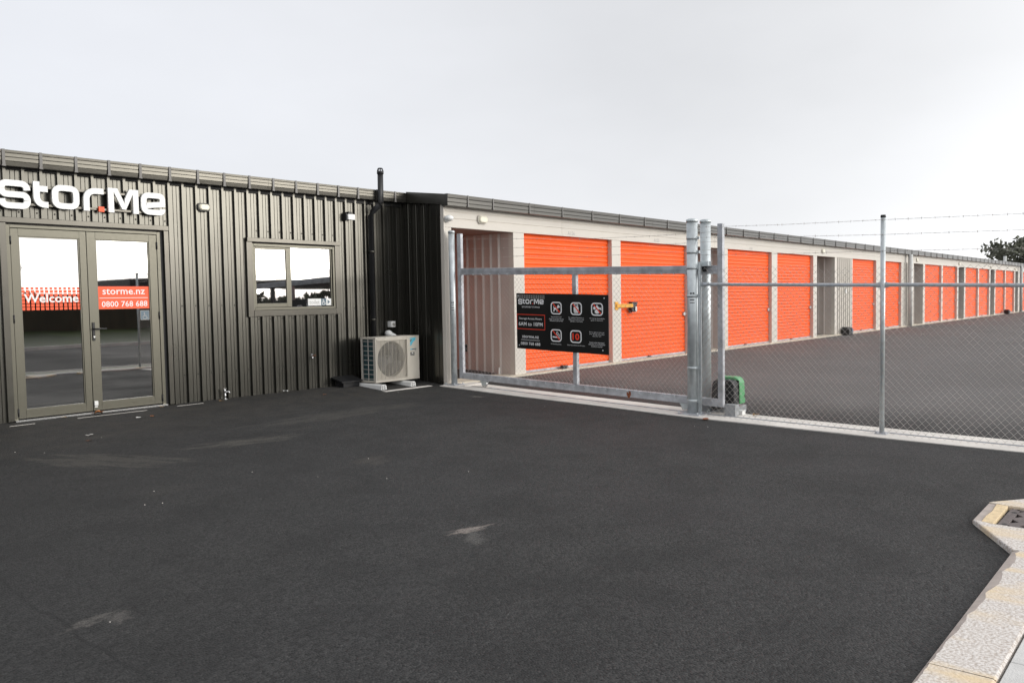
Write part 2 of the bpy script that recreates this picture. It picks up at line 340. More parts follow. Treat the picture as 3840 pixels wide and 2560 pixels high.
def rpath(pts, n=6):
    """polyline through pts; entries (x, z, r) get rounded corners"""
    out = []
    for i, p in enumerate(pts):
        rad = p[2] if len(p) > 2 else 0
        if rad <= 0 or i in (0, len(pts) - 1): out.append((p[0], p[1])); continue
        a = Vector(pts[i - 1][:2]); c = Vector(p[:2]); e = Vector(pts[i + 1][:2])
        d1 = (a - c); d2 = (e - c); rad = min(rad, d1.length * 0.5 if i > 1 else d1.length, d2.length * 0.5 if i < len(pts) - 2 else d2.length)
        p1 = c + d1.normalized() * rad; p2 = c + d2.normalized() * rad
        for k in range(n + 1):
            t = k / n; q = p1 * (1 - t) ** 2 + c * 2 * t * (1 - t) + p2 * t * t; out.append((q.x, q.y))
    return out
def ribbon(mb, pts, w, fn, d0, d1, closed=False):
    P = [Vector(p) for p in rpath(pts)]
    if closed: P = P[:-1] if (P[0] - P[-1]).length < 1e-6 else P
    n = len(P); Lf, Rt = [], []
    for i in range(n):
        if closed: a, c = P[i - 1], P[(i + 1) % n]; q = P[i]
        else: a, c, q = P[max(i - 1, 0)], P[min(i + 1, n - 1)], P[i]
        t1 = (q - a).normalized() if (q - a).length > 1e-9 else (c - q).normalized(); t2 = (c - q).normalized() if (c - q).length > 1e-9 else t1
        t = (t1 + t2); t = t.normalized() if t.length > 1e-6 else t1
        nn = Vector((-t.y, t.x)); k = 1 / max(0.5, abs(nn.dot(Vector((-t1.y, t1.x)))))
        Lf.append(q + nn * w / 2 * k); Rt.append(q - nn * w / 2 * k)
    m = n if closed else n - 1
    vs = []
    for d in (d0, d1):
        vs += [fn(p.x, p.y, d) for p in Lf] + [fn(p.x, p.y, d) for p in Rt]
    fs = []
    for i in range(m):
        j = (i + 1) % n
        fs += [(2 * n + i, 2 * n + j, 3 * n + j, 3 * n + i)]
        if d0 != d1: fs += [(i, n + i, n + j, j), (i, j, 2 * n + j, 2 * n + i), (n + i, 3 * n + i, 3 * n + j, n + j)]
    if not closed and d0 != d1: fs += [(0, 2 * n, 3 * n, n), (n - 1, 2 * n - 1, 4 * n - 1, 3 * n - 1)]
    mb.add(vs, fs)
def rrect(x0, x1, z0, z1, rr, n=5):
    out = []
    for cx, cz, a0 in ((x1 - rr, z1 - rr, 0), (x0 + rr, z1 - rr, 90), (x0 + rr, z0 + rr, 180), (x1 - rr, z0 + rr, 270)):
        for k in range(n + 1): a = math.radians(a0 + 90 * k / n); out.append((cx + rr * math.cos(a), cz + rr * math.sin(a)))
    return out
def ring(mb, outer, inner, fn, d):
    n = len(outer); mb.add([fn(*p, d) for p in outer] + [fn(*p, d) for p in inner], [(i, (i + 1) % n, n + (i + 1) % n, n + i) for i in range(n)])

def gz(y):
    K = [(-40, -1.66), (-10, -1.55), (0, -1.52), (2.63, -1.494), (4.82, -1.459), (7, -1.395), (9.07, -1.328), (10, -1.262), (30, -1.262)]
    for (a, za), (c, zc) in zip(K, K[1:]):
        if a <= y <= c: return za + (zc - za) * (y - a) / (c - a)
    return K[0][1] if y < 0 else K[-1][1]

# ================================================================== GROUND
mb = MB()
xs = [-60, -30, -12, -6, -3] + [i * 0.5 for i in range(-4, 25)] + [13, 14, 16, 18, 20, 24, 30, 40, 60, 90, 140, 300]
ys = [-60, -40, -25, -15, -10, -6, -4] + [i * 0.5 for i in range(-5, 20)] + [9.75, 10.0, 10.5, 12, 15, 40, 300]
def gh(x, y): return gz(y) + 0.006 * math.sin(x * 0.9 + y * 0.4) * math.sin(y * 0.8) * (1 if y < 8.5 else 0)
vs = [(x, y, gh(x, y)) for y in ys for x in xs]; nx = len(xs)
mb.add(vs, [(j * nx + i, j * nx + i + 1, (j + 1) * nx + i + 1, (j + 1) * nx + i) for j in range(len(ys) - 1) for i in range(nx - 1)], True)
ground = build('asphalt_ground', mb, 'asphalt', kind='structure')

# concrete strip with the gate track
mb = MB(); ysr = [9.05 - i * 0.744 for i in range(0, 12)]
def lx(y): return 8.745 + 0.012 * math.sin(y * 2.3)
for a, c in zip(ysr, ysr[1:]):
    for x0a, x1a, x0c, x1c, zz in ((lx(a), 9.035, lx(c), 9.035, 0.012), (9.105, 9.375, 9.105, 9.375, 0.012)):
        va = [(x0a, a, gz(a) - 0.05), (x0a, a, gz(a) + zz), (x1a, a, gz(a) + zz), (x1a, a, gz(a) - 0.05)]
        vc = [(x0c, c, gz(c) - 0.05), (x0c, c, gz(c) + zz), (x1c, c, gz(c) + zz), (x1c, c, gz(c) - 0.05)]
        mb.add(va + vc, [(0, 1, 5, 4), (1, 2, 6, 5), (2, 3, 7, 6)])
strip = build('concrete_strip', mb, 'conc', kind='structure')
mb = MB()
for a, c in zip(ysr[1:], ysr[2:]):
    for x0, x1, z0, z1 in ((9.037, 9.103, -0.02, 0.004), (9.037, 9.049, 0.004, 0.014), (9.090, 9.103, 0.004, 0.014), (9.062, 9.076, 0.004, 0.018)):
        mb.box(x0, x1, c, a, 0, 0.0001)
        k = len(mb.v) - 8
        for i in range(8):
            x, y, z = mb.v[k + i]; mb.v[k + i] = (x, y, gz(y) + (z0 if i < 4 else z1))
build('gate_track', mb, 'galv2', strip)
bx('landing', 'conc', strip, 8.95, 9.43, 8.70, 9.06, gz(9.0) - 0.06, gz(8.95) + 0.016)

# storage floor slab, its pale edge shows along the foot of the doors
slab = bx('floor_slab', 'lip', None, 8.955, 78, 8.985, 19.8, -1.42, -1.300, kind='structure')

# ================================================================== STORAGE BUILDING
ST = thing('storage_building', 'long grey self storage building with a row of bright orange roller doors', 'building', (9, 9.07, -1.33))
F = 9.07
# openings: ('d' door | 'r' recess | 'p' ribbed panel, x0, x1)
BAYS = [('r', 9.10, 10.585), ('d', 10.87, 13.577), ('d', 13.895, 16.66), ('r', 16.95, 18.455), ('d', 18.655, 21.27), ('d', 21.645, 24.27),
        ('r', 24.57, 26.08), ('p', 26.28, 27.65), ('d', 27.74, 30.21), ('d', 30.72, 33.25), ('r', 34.95, 36.30), ('d', 36.60, 39.25), ('d', 39.50, 42.10),
        ('r', 42.40, 43.50), ('d', 43.80, 46.50), ('d', 46.75, 49.20), ('r', 49.50, 50.55), ('d', 50.83, 53.45), ('d', 53.68, 56.30), ('r', 56.60, 57.45),
        ('d', 58.3, 60.9), ('d', 61.2, 63.8), ('r', 64.1, 65.3), ('d', 65.6, 68.2), ('d', 68.5, 71.1), ('r', 71.4, 72.6), ('d', 72.9, 75.5)]
TOP = 1.13
def face_y(x): return F
prev = 8.952
for i, (k, x0, x1) in enumerate(BAYS + [('e', 78.0, 78.0)]):
    build('pillar', MB().box(prev, x0, F, F + 0.11, -1.325, TOP), 'face', ST, bevel=0.004)
    prev = x1
# fascia in two folded strips with a shadow groove, sheets 6 m long
xx = 8.952; 
for L_ in [3.0] + [6.0] * 12:
    x1 = min(xx + L_ - 0.004, 78)
    mbf = MB()
    prof = [(F + 0.11, TOP + 0.001), (F - 0.006, TOP + 0.001), (F - 0.006, 1.262), (F + 0.002, 1.266), (F + 0.002, 1.272), (F - 0.006, 1.276), (F - 0.006, 1.366), (F + 0.001, 1.37), (F + 0.001, 1.376), (F - 0.006, 1.38), (F - 0.006, 1.50), (F + 0.11, 1.50)]
    mbf.prism(prof, lambda a, c, d: (d, a, c), xx, x1)
    build('fascia_panel', mbf, 'face', ST); xx += L_
# roller doors
def curtain(x0, x1, y):
    mb = MB(); z = -1.262; prof = [(y, z)]; P_ = 0.0875
    while z < TOP - 0.01:
        for dz, dy in ((0.004, 0.013), (0.012, 0.016), (0.036, 0.003), (0.046, 0.0), (0.060, 0.003), (0.078, 0.0)): prof.append((y - 0.016 + dy, z + dz))
        z += P_
    n = len(prof)
    mb.add([(x0, a, c) for a, c in prof] + [(x1, a, c) for a, c in prof], [(i, n + i, n + i + 1, i + 1) for i in range(n - 1)])
    return mb
DOORS = []; di = 0
for k, x0, x1 in BAYS:
    if k == 'd':
        y = F + 0.10
        d = build('roller_door', curtain(x0, x1, y), 'orange', ST)
        bx('bottom_bar', 'galv2', d, x0, x1, y - 0.03, y + 0.005, -1.296, -1.262)
        l = MB().box(x1 - 0.12, x1 - 0.03, y - 0.05, y - 0.018, -0.44, -0.37).box(x1 - 0.05, x1 + 0.02, y - 0.06, y - 0.05, -0.415, -0.395)
        if x0 > 13 and x0 < 50: build('latch', l, 'galv', d)
        hx = x0 + (x1 - x0) * 0.42
        build('handle', MB().box(hx - 0.05, hx + 0.05, y - 0.06, y - 0.03, -1.28, -1.255), 'black', d)
        for gx0, gx1 in ((x0 - 0.0, x0 + 0.035), (x1 - 0.035, x1)):
            bx('door_guide', 'face', ST, gx0, gx1, y - 0.002 - 0.028, y + 0.03 - 0.028 + 0.02, -1.30, TOP - 0.002) if False else None
        di += 1
    elif k == 'r':
        if x0 < 40:
            # ribbed side wall that the camera sees, running into the corridor
            mbw = MB(); depth = 3.2; yy = F + 0.106; prof = [(x1 - 0.001, yy), (x1 - 0.001, yy + 0.12)]
            yc = yy + 0.20
            while yc < F + depth:
                for dy, dx in ((0.0, 0), (0.024, -0.030), (0.044, -0.030), (0.052, 0.0)): prof.append((x1 + dx, yc + dy))
                yc += 0.188
            prof.append((x1, F + depth)); n = len(prof)
            mbw.add([(a, c, -1.30) for a, c in prof] + [(a, c, TOP) for a, c in prof], [(i, i + 1, n + i + 1, n + i) for i in range(n - 1)])
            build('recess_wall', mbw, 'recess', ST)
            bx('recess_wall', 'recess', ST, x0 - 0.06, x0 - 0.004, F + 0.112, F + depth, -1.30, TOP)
            if x0 < 20:
                dd = MB(); pr = curtain(0, 1, 0)
                n = len(pr.v) // 2
                dd.add([(x0 + 0.02 + a[1], F + 0.9, a[2]) for a in pr.v[:n]] + [(x0 + 0.02 + a[1], F + 3.0, a[2]) for a in pr.v[:n]], [(i, n + i, n + i + 1, i + 1) for i in range(n - 1)])
                build('unseen_bounce_door', dd, 'orange', ST)  # hidden orange curtain, added to bounce orange light into the recess
            bx('recess_end', 'recess', ST, x0 - 0.06, x1 + 0.06, F + depth + 0.002, F + depth + 0.05, -1.30, TOP)
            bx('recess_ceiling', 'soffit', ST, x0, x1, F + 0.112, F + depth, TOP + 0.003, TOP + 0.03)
        else:
            bx('recess_wall', 'recess', ST, x0, x1 + 0.05, F + 1.2, F + 1.25, -1.30, TOP)
            bx('recess_wall', 'recess', ST, x1 + 0.002, x1 + 0.05, F + 0.112, F + 1.198, -1.30, TOP)
    elif k == 'p':
        mbw = MB(); prof = [(x0, F + 0.01)]; xc = x0 + 0.05
        while xc < x1 - 0.06:
            for dx, dy in ((0, 0.01), (0.012, -0.02), (0.05, -0.02), (0.062, 0.01)): prof.append((xc + dx, F + dy))
            xc += 0.187
        prof.append((x1 + 0.09, F + 0.01)); prof[0] = (x0 - 0.0, F + 0.01); n = len(prof)
        mbw.add([(a, c, -1.30) for a, c in prof] + [(a, c, TOP) for a, c in prof], [(i, i + 1, n + i + 1, n + i) for i in range(n - 1)])
        build('ribbed_panel', mbw, 'face', ST)
        bx('key_box', 'white', ST, 26.93, 27.0, F - 0.06, F - 0.022, 0.0, 0.12)
# ribbed bit by the second downpipe
mbw = MB(); prof = [(33.6, F - 0.012)]; xc = 33.68
while xc < 34.8:
    for dx, dy in ((0, -0.012), (0.012, -0.04), (0.05, -0.04), (0.062, -0.012)): prof.append((xc + dx, F + dy))
    xc += 0.187
n = len(prof); mbw.add([(a, c, -1.30) for a, c in prof] + [(a, c, TOP) for a, c in prof], [(i, i + 1, n + i + 1, n + i) for i in range(n - 1)])
build('ribbed_panel', mbw, 'face', ST)
# gutter with two creases, in lengths, and straps
def storage_gutter(x0, x1):
    top, bot = 1.622, 1.440
    pf = [(F - 0.02, bot), (F - 0.135, bot), (F - 0.148, bot + 0.008), (F - 0.148, bot + 0.055), (F - 0.141, bot + 0.060), (F - 0.148, bot + 0.066), (F - 0.148, bot + 0.118), (F - 0.141, bot + 0.123), (F - 0.15, bot + 0.130), (F - 0.153, top), (F - 0.140, top + 0.004), (F - 0.02, top + 0.004)]
    return MB().prism(pf, lambda a, c, d: (d, a, c), x0, x1)
xx = 8.885
for x1 in (8.985 + 2.0, 14.9, 20.9, 26.9, 32.9, 38.9, 44.9, 50.9, 56.9, 62.9, 68.9, 77.9):
    g = build('gutter', storage_gutter(xx, x1 - 0.003), 'gutter2', ST); xx = x1
for x in [9.33] + [9.92 + 0.93 * i for i in range(0, 70)]:
    build('gutter_strap', MB().box(x - 0.011, x + 0.011, F - 0.160, F - 0.1495, 1.445, 1.628).box(x - 0.018, x + 0.018, F - 0.166, F - 0.150, 1.448, 1.475), 'strap', ST)
# roof sheet over both roofs
rf = lambda y: 1.612 + 0.13 * (y - 8.98)
mb = MB(); mb.add([(8.93, 9.05, rf(9.05) - 0.02), (78, 9.05, rf(9.05) - 0.02), (78, 20, rf(20)), (8.93, 20, rf(20)), (8.93, 9.05, rf(9.05) - 0.06), (78, 9.05, rf(9.05) - 0.06), (78, 20, rf(20) - 0.05), (8.93, 20, rf(20) - 0.05)],
    [(0, 1, 2, 3), (7, 6, 5, 4), (0, 4, 5, 1), (1, 5, 6, 2), (2, 6, 7, 3), (3, 7, 4, 0)])
build('roof', mb, 'roof', ST)
mb = MB().add([(8.884, y, z) for y, z in ((8.985, rf(8.985) + 0.012), (9.86, rf(9.86) + 0.012), (9.86, 1.566), (8.985, 1.462))] + [(8.93, y, z) for y, z in ((8.985, rf(8.985) + 0.012), (9.86, rf(9.86) + 0.012), (9.86, 1.566), (8.985, 1.462))],
    [(0, 1, 2, 3), (4, 7, 6, 5), (0, 4, 5, 1), (1, 5, 6, 2), (2, 6, 7, 3), (3, 7, 4, 0)])
build('barge_flashing', mb, 'trim', ST)
bx('back_wall', 'face', ST, 8.95, 78, 19.6, 19.7, -1.3, 2.8)
bx('far_end_wall', 'face', ST, 77.9, 78, F + 0.12, 19.59, -1.3, 1.5)
bx('corner_trim', 'face', ST, 8.925, 8.951, F - 0.012, F + 0.06, -1.325, 1.50)

# ------------------------------------------------------------------ ribbed dark cladding
def clad_profile(a0, a1, p0, pitch=0.1835, h=0.034):
    pts = []
    base = [(0.0, 0.0), (0.004, h), (0.034, h), (0.044, 0.0), (0.080, 0.0), (0.084, 0.006), (0.088, 0.0), (0.128, 0.0), (0.132, 0.006), (0.136, 0.0)]
    k = math.floor((a0 - p0) / pitch) - 1; full = []
    while p0 + k * pitch < a1 + pitch:
        for dx, d in base: full.append((p0 + k * pitch + dx, d))
        k += 1
    def at(x):
        for (xa, da), (xb, db) in zip(full, full[1:]):
            if xa <= x <= xb: return da + (db - da) * (x - xa) / max(1e-9, xb - xa)
        return 0
    return [(a0, at(a0))] + [q for q in full if a0 < q[0] < a1] + [(a1, at(a1))]
def clad(parent, name, a0, a1, z0, z1, plane, p0, axis='x', m='clad'):
    pf = clad_profile(a0, a1, p0); n = len(pf); fn = (lambda a, d, z: (a, plane - d, z)) if axis == 'x' else (lambda a, d, z: (plane - d, a, z))
    z0f = z0 if callable(z0) else (lambda a: z0); z1f = z1 if callable(z1) else (lambda a: z1)
    mb = MB(); mb.add([fn(a, d, z0f(a)) for a, d in pf] + [fn(a, d, z1f(a)) for a, d in pf], [(i, i + 1, n + i + 1, n + i) for i in range(n - 1)])
    return build(name, mb, m, parent)
clad(ST, 'end_wall_cladding', 9.125, 9.97, -1.325, lambda a: rf(a) - 0.03, 8.94, 9.40 - 0.187 * 5, 'y')
bx('corner_flashing', 'clad', ST, 8.915, 8.9495, F + 0.062, F + 0.24, -1.326, 1.60)
bx('inner_corner_flashing', 'clad', ST, 8.86, 8.938, 9.90, 9.972, -1.325, 1.60)
build('end_wall_backing', MB().add([(8.945, 9.12, -1.33), (8.945, 19.6, -1.33), (8.945, 19.6, rf(19.6) - 0.06), (8.945, 9.12, rf(9.12) - 0.06)], [(0, 1, 2, 3)]), 'face', ST)
# unit numbers
for s, xc, hh in (('A156', 12.23, 0.072), ('A155', 15.28, 0.072), ('A154', 19.95, 0.06)):
    mb = MB(); text_mesh(mb, s, on_front(F - 0.0075), xc, 1.156, height=hh, align='CENTER', bold=0.0, d=0.0); build('unit_number', mb, 'greyprint', ST)
# downpipes on the facade
for x in (33.85, 57.55, ):
    build('downpipe', MB().tube([(x, F - 0.16, -1.31), (x, F - 0.16, 1.44)], 0.085, 14), 'pipew', ST)

# ================================================================== OFFICE
OF = thing('office_building', 'dark ribbed metal office with glass double doors and a sliding window', 'building', (3, 10.0, -1.26))
O = 10.0
P0 = 5.725 - 0.1835 * 40
def eave(x): return 1.60
for a0, a1 in ((-3.2, -1.0), (-1.0, 1.1), (1.1, 3.12)): clad(OF, 'cladding_sheet', a0, a1, -1.262, 1.60, O, P0)
clad(OF, 'cladding_sheet', 3.12, 4.985, 0.985, 1.60, O, P0)
clad(OF, 'cladding_sheet', 4.985, 6.07, -1.262, 1.60, O, P0)
clad(OF, 'cladding_sheet', 6.07, 7.635, 0.87, 1.60, O, P0)
clad(OF, 'cladding_sheet', 6.07, 7.635, -1.262, -0.15, O, P0)
clad(OF, 'cladding_sheet', 7.635, 8.86, -1.262, 1.60, O, P0)
# screws
mb = MB()
def screw(x, z): mb.sphere((x, O - 0.004, z), 0.009, 0.006, 0.009, 6, 4)
for k in range(-3, 40):
    x = P0 + 0.1835 * (k + 24) + 0.155
    for z, lo, hi in ((1.045, 3.0, 4.98), (-0.86 + 0.2, 4.99, 4.99), (-0.02, 4.99, 6.05), (0.99, 6.08, 7.63), (-0.22, 6.08, 7.63), (-0.1, 7.66, 8.6), (-0.9, 4.99, 8.8)):
        if lo < x < hi: screw(x, z)
build('cladding_screws', mb, 'screw', OF, kind='stuff')
# gutter
gt = lambda x: 1.688 + (x - 3.12) * 0.0052; gb = lambda x: 1.517 + (x - 3.12) * 0.0078
def og(x0, x1):
    mb = MB(); sec = []
    for x in (x0, x1):
        t, bo = gt(x), gb(x); h_ = t - bo
        sec.append([(O - 0.03, bo), (O - 0.128, bo), (O - 0.134, bo + 0.006), (O - 0.140, bo + 0.30 * h_), (O - 0.136, bo + 0.325 * h_), (O - 0.141, bo + 0.345 * h_), (O - 0.142, bo + 0.55 * h_), (O - 0.138, bo + 0.575 * h_), (O - 0.143, bo + 0.60 * h_), (O - 0.144, bo + 0.80 * h_), (O - 0.140, bo + 0.82 * h_), (O - 0.146, bo + 0.85 * h_), (O - 0.148, t), (O - 0.135, t + 0.004), (O - 0.03, t + 0.004)])
    n = len(sec[0]); mb.add([(x0, *p) for p in sec[0]] + [(x1, *p) for p in sec[1]], [(i, (i + 1) % n, n + (i + 1) % n, n + i) for i in range(n)] + [tuple(range(n))[::-1], tuple(range(n, 2 * n))])
    return mb
xx = -3.2
for x1 in (0.0, 3.14, 6.37, 8.885): build('gutter', og(xx, x1 - 0.003), 'gutter', OF); xx = x1
for i in range(-14, 17):
    x = 3.139 + 0.3672 * i
    if x > 8.8: continue
    build('gutter_strap', MB().box(x - 0.015, x + 0.015, O - 0.156, O - 0.1485, gb(x) + 0.012, gt(x) + 0.006).box(x - 0.019, x + 0.019, O - 0.158, O - 0.13, gb(x) - 0.004, gb(x) + 0.012), 'strap', OF)
bx('eave_soffit', 'dark', OF, -3.2, 8.884, O - 0.03, O + 0.05, 1.50, 1.60)
rfo = lambda y: 1.70 + 0.11 * (y - 9.9)
build('roof', MB().add([(-3.2, 9.92, rfo(9.92)), (8.88, 9.92, rfo(9.92)), (8.88, 18, rfo(18)), (-3.2, 18, rfo(18))], [(0, 1, 2, 3)]), 'roof', OF)
build('side_wall', MB().box(-3.2, -3.1, O + 0.05, 18, -1.3, 1.7), 'clad', OF)
# interior
build('interior_floor', MB().box(-3.1, 8.9, O + 0.12, 17.9, -1.28, -1.235), 'inside', OF)
build('interior_wall', MB().box(-3.1, 8.9, 14.0, 14.1, -1.234, 1.6).box(5.4, 5.5, O + 0.13, 13.99, -1.234, 1.6).box(-3.1, 8.9, O + 0.13, 13.99, 1.25, 1.3), 'inside', OF)
mb = MB()
for a0, a1, z0, z1 in ((-3.1, 3.16, -1.26, 1.6), (3.16, 4.90, 0.9, 1.6), (4.90, 6.12, -1.26, 1.6), (6.12, 7.56, 0.83, 1.6), (6.12, 7.56, -1.26, -0.13), (7.56, 8.9, -1.26, 1.6)): mb.box(a0, a1, O + 0.055, O + 0.11, z0, z1)
build('inner_lining', mb, 'inside', OF)
# door trims
bx('head_flashing', 'trim', OF, 3.05, 4.985, O - 0.045, O + 0.05, 0.925, 0.983, bevel=0.003)
bx('jamb_flashing', 'trim', OF, 3.10, 3.165, O - 0.034, O + 0.05, -1.255, 0.923, bevel=0.002)
bx('jamb_flashing', 'trim', OF, 4.925, 4.985, O - 0.034, O + 0.05, -1.255, 0.923, bevel=0.002)
mb = MB().box(3.168, 3.208, O - 0.012, O + 0.05, -1.245, 0.905).box(4.842, 4.885, O - 0.012, O + 0.05, -1.245, 0.905).box(3.208, 4.842, O - 0.012, O + 0.05, 0.872, 0.905)
build('door_frame', mb, 'frame', OF, bevel=0.002)
bx('door_reveal', 'dark', OF, 4.887, 4.924, O + 0.0, O + 0.05, -1.245, 0.92)
build('door_sill', MB().box(3.168, 4.885, O - 0.055, O + 0.06, -1.262, -1.243), 'chrome', OF)
def leaf(x0, x1, gx0, gx1, lb):
    mb = MB().box(x0, gx0, O - 0.006, O + 0.04, -1.232, 0.866).box(gx1, x1, O - 0.006, O + 0.04, -1.232, 0.866).box(gx0, gx1, O - 0.006, O + 0.04, 0.782, 0.866).box(gx0, gx1, O - 0.006, O + 0.04, -1.232, -1.142)
    d = build('door', mb, 'frame', OF, bevel=0.002, label=lb)
    mb = MB()
    for a in ((gx0, gx0 + 0.012, -1.142, 0.782), (gx1 - 0.012, gx1, -1.142, 0.782), (gx0 + 0.012, gx1 - 0.012, 0.770, 0.782), (gx0 + 0.012, gx1 - 0.012, -1.142, -1.130)): mb.box(a[0], a[1], O + 0.002, O + 0.03, a[2], a[3])
    build('glazing_bead', mb, 'frame', d)
    build('glass_pane', MB().quad((gx0, O + 0.015, -1.14), (gx1, O + 0.015, -1.14), (gx1, O + 0.015, 0.78), (gx0, O + 0.015, 0.78)), 'glass', d)
    return d
dl = leaf(3.212, 4.002, 3.29, 3.928, 'left door leaf with the Welcome band')
dr = leaf(4.008, 4.838, 4.106, 4.743, 'right door leaf with handle and orange contact panel')
GF = on_front(O + 0.0135)
# Welcome band: squares of vinyl
mb = MB(); nxs, nzs = 13, 7
for i in range(nxs):
    for j in range(nzs):
        s = 0.0345; x = 3.294 + i * (0.6345 / 13) + 0.007; z = -0.036 + j * 0.0385
        if j >= 6: s = 0.028
        mb.quad(GF(x, z, 0), GF(x + s, z, 0), GF(x + s, z + s * 0.92, 0), GF(x, z + s * 0.92, 0))
build('vinyl_squares', mb, 'orange_print', dl)
mb = MB(); text_mesh(mb, 'Welcome', GF, 3.325, 0.048, height=0.098, width=0.575, bold=0.02, d=0.002); build('lettering', mb, 'letter', dl)
mb = MB(); mb.quad(GF(4.107, -0.040, 0), GF(4.742, -0.040, 0), GF(4.742, 0.231, 0), GF(4.107, 0.231, 0)); build('vinyl_panel', mb, 'orange_print', dr)
mb = MB(); text_mesh(mb, 'storme.nz', GF, 4.172, 0.134, height=0.068, width=0.507, bold=0.008, d=0.002)
mb.quad(GF(4.135, 0.0895, 0.002), GF(4.712, 0.0895, 0.002), GF(4.712, 0.0955, 0.002), GF(4.135, 0.0955, 0.002))
text_mesh(mb, '0800 768 688', GF, 4.158, -0.014, height=0.068, width=0.547, bold=0.008, d=0.002); build('lettering', mb, 'letter', dr)
def wheelchair(mb, fn, x, z, s, d):
    """seated figure in a wheelchair inside a unit square of side s"""
    q = lambda a, c: (x + a * s, z + c * s)
    w = 0.065 * s
    for a in range(0, 1): pass
    c = [q(0.42 + 0.075 * math.cos(t * math.pi / 5), 0.85 + 0.075 * math.sin(t * math.pi / 5)) for t in range(10)]
    mb.add([fn(*p, d) for p in c], [tuple(range(10))])
    ribbon(mb, [q(0.42, 0.78), q(0.45, 0.46), q(0.68, 0.46), q(0.80, 0.20), q(0.90, 0.24)], w, fn, d, d)
    ribbon(mb, [q(0.44, 0.64), q(0.66, 0.64)], w * 0.8, fn, d, d)
    arc = [q(0.47 + 0.25 * math.cos(math.radians(a)), 0.32 + 0.25 * math.sin(math.radians(a))) for a in range(115, 375, 18)]
    ribbon(mb, arc, w, fn, d, d)
mb = MB(); mb.quad(GF(4.613, -0.181, 0), GF(4.724, -0.181, 0), GF(4.724, -0.064, 0), GF(4.613, -0.064, 0)); st_ = build('access_sticker', mb, 'bluegrey', dr)
mb = MB(); ring(mb, rrect(4.613, 4.724, -0.181, -0.064, 0.004, 1), rrect(4.618, 4.719, -0.176, -0.069, 0.003, 1), GF, 0.0015); wheelchair(mb, GF, 4.622, -0.178, 0.095, 0.002); build('sticker_symbol', mb, 'greyprint', dr)
mb = MB().box(4.030, 4.058, O - 0.018, O - 0.0065, -0.407, -0.193).tube([(4.044, O - 0.018, -0.268), (4.044, O - 0.065, -0.268), (4.055, O - 0.07, -0.268), (4.170, O - 0.07, -0.271)], 0.0085, 8)
build('handle', mb, 'black', dr, bevel=0.002)
build('lock_cylinder', MB().tube([(4.044, O - 0.0185, -0.362), (4.044, O - 0.027, -0.362)], 0.011, 10), 'chrome', dr)
build('floor_lock', MB().box(4.012, 4.056, O - 0.03, O - 0.0065, -1.172, -1.118).box(4.016, 4.053, O - 0.022, O - 0.0065, -1.196, -1.180), 'white', dr, bevel=0.006)
for d, x in ((dl, 3.210), (dr, 4.840)):
    for z in (0.735, -0.13, -1.165): build('hinge', MB().tube([(x, O - 0.012, z - 0.045), (x, O - 0.012, z + 0.045)], 0.009, 8), 'black', d)
# window
mb = MB().box(6.075, 7.635, O - 0.052, O + 0.02, 0.838, 0.893)
build('window_head_flashing', mb, 'trim', OF, bevel=0.003)
build('window_side_flashing', MB().box(6.070, 6.155, O - 0.036, O + 0.0, -0.185, 0.836), 'trim', OF, bevel=0.002)
build('window_side_flashing', MB().box(7.535, 7.620, O - 0.036, O + 0.0, -0.180, 0.836), 'trim', OF, bevel=0.002)
build('window_sill_flashing', MB().box(6.157, 7.533, O - 0.040, O + 0.0, -0.183, -0.10), 'trim', OF, bevel=0.003)
mb = MB()
for a in ((6.157, 6.185, -0.097, 0.818), (7.498, 7.532, -0.097, 0.818), (6.185, 7.498, 0.780, 0.818), (6.185, 7.498, -0.097, -0.062)): mb.box(a[0], a[1], O - 0.026, O + 0.04, a[2], a[3])
wn = build('window', mb, 'frame', OF, bevel=0.003)
mb = MB()
for a in ((6.187, 6.214, -0.058, 0.776), (6.694, 6.740, -0.058, 0.776), (6.214, 6.694, 0.742, 0.776), (6.214, 6.694, -0.058, -0.004)): mb.box(a[0], a[1], O - 0.018, O + 0.006, a[2], a[3])
build('sliding_sash', mb, 'frame', wn, bevel=0.002)
mb = MB()
for a in ((6.742, 6.783, -0.058, 0.777), (7.474, 7.496, -0.058, 0.777)): mb.box(a[0], a[1], O - 0.006, O + 0.03, a[2], a[3])
build('mullion', mb, 'frame', wn, bevel=0.002)
build('glass_pane', MB().quad((6.214, O - 0.004, -0.004), (6.694, O - 0.004, -0.004), (6.694, O - 0.004, 0.742), (6.214, O - 0.004, 0.742)), 'glass', wn)
build('glass_pane', MB().quad((6.783, O + 0.012, -0.060), (7.474, O + 0.012, -0.060), (7.474, O + 0.012, 0.779), (6.783, O + 0.012, 0.779)), 'glass', wn)
# toilet sign on the window
TS = thing('toilet_sign', 'white toilet sign with wheelchair symbol and arrow in window corner', 'sign', (7.26, O + 0.01, 0.0))
WF = on_front(O - 0.0)
mb = MB()
for a0, a1, mi in ((7.062, 7.289, 0), (7.289, 7.382, 1), (7.382, 7.4735, 0)):
    mb.mi = mi; mb.box(a0, a1, O + 0.003, O + 0.007, -0.048, 0.053)
build('sign_plate', mb, ['white', 'bluegrey'], TS)
WF = on_front(O + 0.0025)
mb = MB(); text_mesh(mb, 'toilet', WF, 7.085, -0.025, height=0.057, width=0.178, d=0.0); build('lettering', mb, 'greyprint', TS)
mb = MB(); wheelchair(mb, WF, 7.289, -0.046, 0.095, 0.0); build('wheelchair_symbol', mb, 'letter', TS)
mb = MB(); mb.add([WF(7.405, -0.03, 0), WF(7.45, 0.003, 0), WF(7.405, 0.036, 0)], [(0, 1, 2)]); build('arrow', mb, 'bluegrey', TS)

